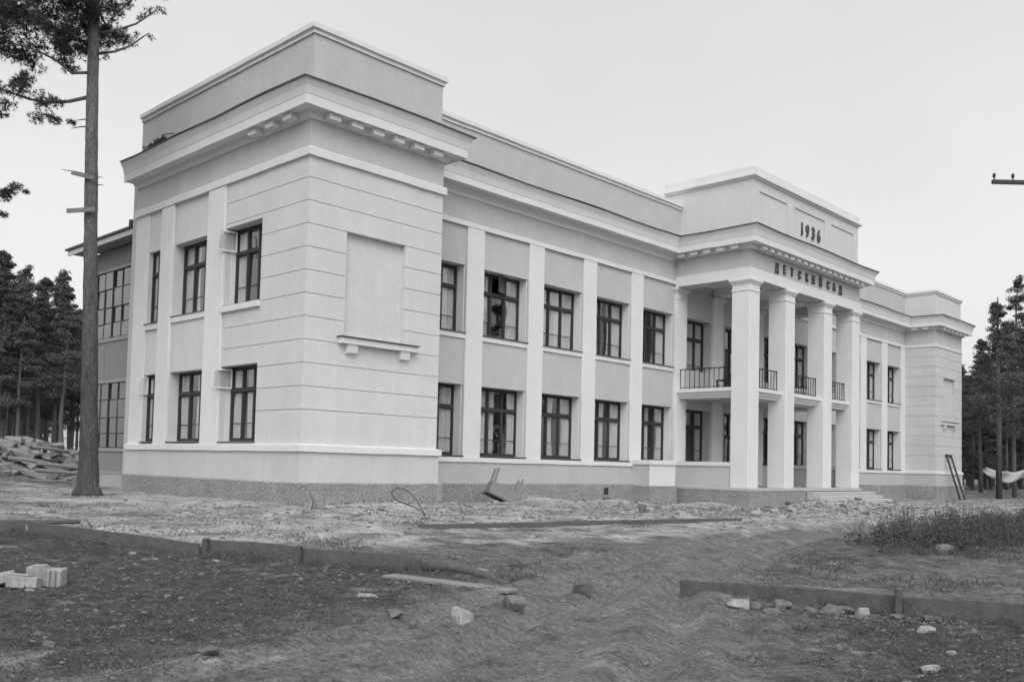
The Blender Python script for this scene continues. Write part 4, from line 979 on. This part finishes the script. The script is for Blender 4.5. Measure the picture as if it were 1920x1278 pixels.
# white canvas slung low between trunks at the right
mb = MB(); ca, cb = P2(1847, 884, 66), P2(1965, 884, 66); n = 26; base = (ca+cb)/2; base.z = gz(base.x, base.y)
for j in range(7):
    for i in range(n+1):
        t = i/n; s = j/6; p = ca.lerp(cb, t); sag = .45*math.sin(math.pi*min(1, t*1.25))**1.2
        z = p.z+.3-sag*.7-s*(.75*(.35+.65*math.sin(math.pi*min(1, t*1.1+.08)))) + .05*math.sin(t*23+s*2)
        q = p+FW*(.16*math.sin(t*17+s*3)+s*.3); mb.v.append(tuple(Vector((q.x, q.y, max(z, base.z+.05)))-base))
for j in range(6):
    for i in range(n): a = j*(n+1)+i; mb.f.append((a, a+1, a+n+2, a+n+1))
o = mb.build('canvas_sheet', M['cloth'], None, True, base); so = o.modifiers.new('thickness', 'SOLIDIFY'); so.thickness = .02
tag(o, 'sagging white canvas sheet hung before the right forest', 'canvas')
# climbing-notched tree trunk at the right
tp = P2(1873, 913, 64); tb = gz(tp.x, tp.y); t = empty('pine_tree', (tp.x, tp.y, tb)); mb = MB(); mb.tube([Vector((0, 0, -.3)), Vector((.02, 0, 5)), Vector((-.05, .05, 10.5)), Vector((-.02, .05, 14.0))], [.21, .17, .12, .04], 10)
mb.build('trunk', M['bark'], t, True)
for k in range(9): MB().tube([Vector((0, 0, 3.4+k*.62)), Vector((0, 0, 3.45+k*.62))-RT*.42], [.05, .03], 5).build('peg', M['bark'], t)
cc = put('crown', KIND[1][1], t); cc.scale = (.9, .9, .95); tag(t, 'nearest pine of the right forest, its trunk set with short pegs', 'pine tree')
# utility pole just past the right edge of the view
pb_ = P2(1936, 345, 30.); gzp = gz(pb_.x, pb_.y); up_ = empty('utility_pole', (pb_.x, pb_.y, gzp)); hh = pb_.z-gzp
tag(up_, 'utility pole whose crossarm with insulators enters at the upper right', 'pole')
MB().tube([Vector((0, 0, -.3)), Vector((0, 0, hh+.5))], [.15, .11], 12).build('post', M['board'], up_, True)
az = math.atan2(RT.y, RT.x); mx = Matrix.Rotation(az, 4, 'Z'); arm = MB().box(-1.38, 1.38, -.06, .06, -.07, .05, mx @ Matrix.Translation((0, -.16, hh))).build('crossarm', M['frame'], up_)
for s in (-1.32, -.72, .72, 1.32):
    c0 = mx @ Vector((s, -.16, hh+.05)); MB().tube([c0, c0+Vector((0, 0, .08)), c0+Vector((0, 0, .1)), c0+Vector((0, 0, .2)), c0+Vector((0, 0, .23))], [.02, .02, .05, .045, .01], 8).build('insulator', M['frame'], up_, True)
bb = empty('balcony_bench', (BX0+1.6, .2, 5.12)); tag(bb, 'dark slatted bench standing on the portico balcony', 'bench')
for k in range(4): MB().box(-.55, .55, -.3+k*.155, -.3+k*.155+.12, .42, .46).build('slat', M['frame'], bb)
for sx in (-.5, .44):
    for sy in (-.28, .22): MB().box(sx, sx+.06, sy, sy+.06, 0, .42).build('leg', M['frame'], bb)

# ---------------------------------------------------------------- grass, weeds, gravel
def blades(name, pts, hmin, hmax, m, label, width=.006, per=5, spread=.05, seed=4, lean=.6):
    rg = np.random.default_rng(seed); n = len(pts)*per
    base = np.repeat(pts, per, 0)+rg.normal(0, spread, (n, 2)); z = g_full(base[:, 0], base[:, 1])-.01
    h = rg.uniform(hmin, hmax, n)*rg.uniform(.6, 1.1, n); a = rg.uniform(0, 2*np.pi, n); w = width*rg.uniform(.6, 1.5, n)
    dx = np.cos(a)*w; dy = np.sin(a)*w; la = rg.uniform(0, 2*np.pi, n); ll = lean*h*rg.uniform(.1, 1, n)
    v = np.zeros((n, 4, 3)); v[:, 0] = np.c_[base[:, 0]-dx, base[:, 1]-dy, z]; v[:, 1] = np.c_[base[:, 0]+dx, base[:, 1]+dy, z]
    mx_ = base[:, 0]+np.cos(la)*ll*.4; my_ = base[:, 1]+np.sin(la)*ll*.4
    v[:, 2] = np.c_[mx_+dx*.6, my_+dy*.6, z+h*.6]; v[:, 3] = np.c_[base[:, 0]+np.cos(la)*ll, base[:, 1]+np.sin(la)*ll, z+h]
    f = (np.arange(n)*4)[:, None]+np.array([[0, 1, 2], [0, 2, 3]]).reshape(1, 6)
    me = bpy.data.meshes.new(name); me.from_pydata(v.reshape(-1, 3).tolist(), [], [tuple(t) for t in f.reshape(-1, 3).tolist()]); me.update(); me.materials.append(M[m])
    o = kind(put(name, me), 'stuff'); tag(o, label, name.replace('_', ' ')); return o
rg = np.random.default_rng(12)
def scatter(n, rmin, rmax, spread=.62):
    r_ = np.exp(rg.uniform(np.log(rmin), np.log(rmax), n)); a = math.atan2(FW.y, FW.x)+rg.uniform(-spread, spread, n)
    return np.c_[EYE.x+r_*np.cos(a), EYE.y+r_*np.sin(a)]
p = scatter(16000, 4.2, 16)
d = np.abs(pdist(p[:, 0], p[:, 1], PATH)); d2 = np.abs(pdist(p[:, 0], p[:, 1], PATH2)); e = -pdist(p[:, 0], p[:, 1], EDGE); nz = fbm(p[:, 0], p[:, 1], .9, 3, 61)+.5*fbm(p[:, 0], p[:, 1], 3., 2, 65)
keep = (d > 1.2+nz*1.2) & (d2 > .8+nz) & ((e < 0) | (nz > .12)) & (nz > -.10)
blades('short_grass', p[keep], .02, .065, 'grass', 'short trampled grass over the dark foreground soil', .004, 6, .05, 4, 1.3)
p = scatter(5200, 12, 34); nz = fbm(p[:, 0], p[:, 1], .8, 3, 71)
keep = (-pdist(p[:, 0], p[:, 1], EDGE) > .2) & (nz > .12) & (np.abs(pdist(p[:, 0], p[:, 1], PATH)) > 1.3) & ~((p[:, 0] > -.3) & (p[:, 1] > -.3))
p = np.vstack([p[keep], np.c_[rg.normal(-3.0, .38, 60), rg.normal(6.3, .38, 60)]]); blades('sparse_tufts', p, .02, .11, 'weed', 'sparse dry tufts in the sandy strip before the building', .004, 9, .12, 5, 1.2)
wp = []
for cx, cyy, sx, sy, n in ((5.3, -13.6, .9, .5, 42), (7.6, -13.9, 1.5, .5, 70), (10.5, -13.6, 2.0, .6, 90), (14.5, -12.9, 2.2, .7, 110), (18.5, -12.2, 2.0, .8, 90), (6.4, -15.0, 1.6, .5, 36), (10, -15.3, 2.5, .5, 60)):
    wp.append(np.c_[rg.normal(cx, sx, n), rg.normal(cyy, sy, n)])
wp = np.vstack(wp); wp = wp[wp[:, 1] < -13.25+.418*(wp[:, 0]-5.08)+rg.normal(0, .22, len(wp))]; wp = wp[rg.random(len(wp)) < .5]
def weeds(name, pts, hmin, hmax, label, seed):
    rg2 = np.random.default_rng(seed); V_, F_ = [], []
    hn = .55+1.1*(fbm(pts[:, 0], pts[:, 1], .9, 2, 90)+.5); zz_ = g_full(pts[:, 0], pts[:, 1])
    for (x, y), z, hs in zip(pts, zz_, hn):
        for _ in range(rg2.integers(3, 8) if name == 'tall_weeds' else rg2.integers(1, 3)):
            h = rg2.uniform(hmin, hmax)*hs; bx, by = rg2.normal(x, .06), rg2.normal(y, .06); la = rg2.uniform(0, 6.28); ll = h*rg2.uniform(.05, .5)
            w = .004; pt = lambda t: (bx+math.cos(la)*ll*t*t, by+math.sin(la)*ll*t*t, z-.02+h*t*(1-.12*t)); i = len(V_); a_ = rg2.uniform(0, 3.14); ca_, sa_ = math.cos(a_)*w, math.sin(a_)*w
            p0, p1, p2 = pt(0), pt(.55), pt(1)
            V_ += [(p0[0]-ca_, p0[1]-sa_, p0[2]), (p0[0]+ca_, p0[1]+sa_, p0[2]), (p1[0]+ca_*.8, p1[1]+sa_*.8, p1[2]), (p1[0]-ca_*.8, p1[1]-sa_*.8, p1[2]), p2]
            F_ += [(i, i+1, i+2), (i, i+2, i+3), (i+3, i+2, i+4)]
            for _ in range(rg2.integers(9, 20) if name == 'tall_weeds' else 4):
                t = rg2.uniform(.1, 1); c = pt(t); d = rg2.normal(0, 1, 3); d /= np.linalg.norm(d); d[2] = abs(d[2])*.8; ln = rg2.uniform(.04, .13)*(1.15-t*.6); q = np.cross(d, rg2.normal(0, 1, 3)); q /= np.linalg.norm(q)+1e-6; q *= ln*.14; i = len(V_); c = np.array(c); m_ = c+d*ln*.5
                V_ += [tuple(c), tuple(m_+q), tuple(c+d*ln), tuple(m_-q)]; F_ += [(i, i+1, i+2), (i, i+2, i+3)]
    me = bpy.data.meshes.new(name); me.from_pydata(V_, [], F_); me.update(); me.materials.append(M['weed'])
    return tag(kind(put(name, me), 'stuff'), label, 'weeds')
weeds('tall_weeds', wp, .22, .8, 'thicket of tall dark weeds at the right of the yard', 6)
p = np.c_[rg.uniform(3, 24, 2600), rg.normal(-14.4, 1.1, 2600)]; p = p[p[:, 1] < -13.9+.418*(p[:, 0]-5.08)+rg.normal(0, .3, len(p))]; blades('weed_turf', p, .04, .16, 'weed', 'low dark turf around the tall weeds', .005, 8, .14, 7, 1.2)
wp = np.c_[rg.uniform(-1.2, 20, 500), np.where(rg.random(500) < .5, rg.normal(-.8, .35, 500), rg.normal(-2.4, .8, 500))]; wp = wp[fbm(wp[:, 0], wp[:, 1], .6, 2, 80) > .02]
weeds('wall_weeds', wp[::7], .12, .3, 'thin dry weeds along the foot of the foundation', 8)
ep = []
for (x0, y0), (x1, y1) in zip(EDGE[:-1], EDGE[1:]):
    n_ = int(60*math.hypot(x1-x0, y1-y0)); t_ = rg.random(n_); ep.append(np.c_[x0+(x1-x0)*t_+rg.normal(-.10, .09, n_), y0+(y1-y0)*t_+rg.normal(-.04, .09, n_)])
ep = np.vstack(ep); ep = ep[(np.abs(pdist(ep[:, 0], ep[:, 1], PATH)) > 1.25) & (fbm(ep[:, 0], ep[:, 1], 1.4, 2, 33) > -.08)]
blades('edge_grass', ep, .03, .13, 'grass', 'uncut grass along the foot of the edging boards', .004, 7, .05, 9, .9)
def gravel():
    base = []; n = 5200
    p = np.vstack([scatter(9000, 4.5, 15), np.c_[rg.uniform(-8, 32, 6500), rg.normal(-4.0, 2.3, 6500)], np.c_[rg.normal(20, 5.5, 1500), rg.normal(-3.9, .9, 1500)], np.c_[rg.normal(-4.4, .22, 500), rg.uniform(-18.6, -15.6, 500)]])
    p = p[~((p[:, 0] > -.3) & (p[:, 1] > -.25))]
    r_ = np.hypot(p[:, 0]-EYE.x, p[:, 1]-EYE.y); s = rg.gamma(1.3, .006, len(p))*np.clip(r_/10, .75, 2.6)+.005
    z = g_full(p[:, 0], p[:, 1])
    t = (1+5**.5)/2; oc = np.array([(-1, t, 0), (1, t, 0), (-1, -t, 0), (1, -t, 0), (0, -1, t), (0, 1, t), (0, -1, -t), (0, 1, -t), (t, 0, -1), (t, 0, 1), (-t, 0, -1), (-t, 0, 1)])/1.9
    fc = np.array([(0, 11, 5), (0, 5, 1), (0, 1, 7), (0, 7, 10), (0, 10, 11), (1, 5, 9), (5, 11, 4), (11, 10, 2), (10, 7, 6), (7, 1, 8), (3, 9, 4), (3, 4, 2), (3, 2, 6), (3, 6, 8), (3, 8, 9), (4, 9, 5), (2, 4, 11), (6, 2, 10), (8, 6, 7), (9, 8, 1)])
    V_ = oc[None]*s[:, None, None]*rg.uniform(.75, 1.25, (len(p), 12, 3)); a = rg.uniform(0, 6.28, len(p)); c_, s_ = np.cos(a)[:, None], np.sin(a)[:, None]
    X = V_[..., 0]*c_-V_[..., 1]*s_+p[:, :1]; Y = V_[..., 0]*s_+V_[..., 1]*c_+p[:, 1:]; Z = V_[..., 2]*.55+z[:, None]+s[:, None]*.05
    v = np.stack([X, Y, Z], -1).reshape(-1, 3); f = (np.arange(len(p))*12)[:, None, None]+fc[None]
    me = bpy.data.meshes.new('gravel'); me.from_pydata(v.tolist(), [], [tuple(t) for t in f.reshape(-1, 3).tolist()]); me.update(); me.materials.append(M['stone'])
    tag(kind(put('gravel', me), 'stuff'), 'scattered grit and small stones over the yard', 'gravel')
gravel()
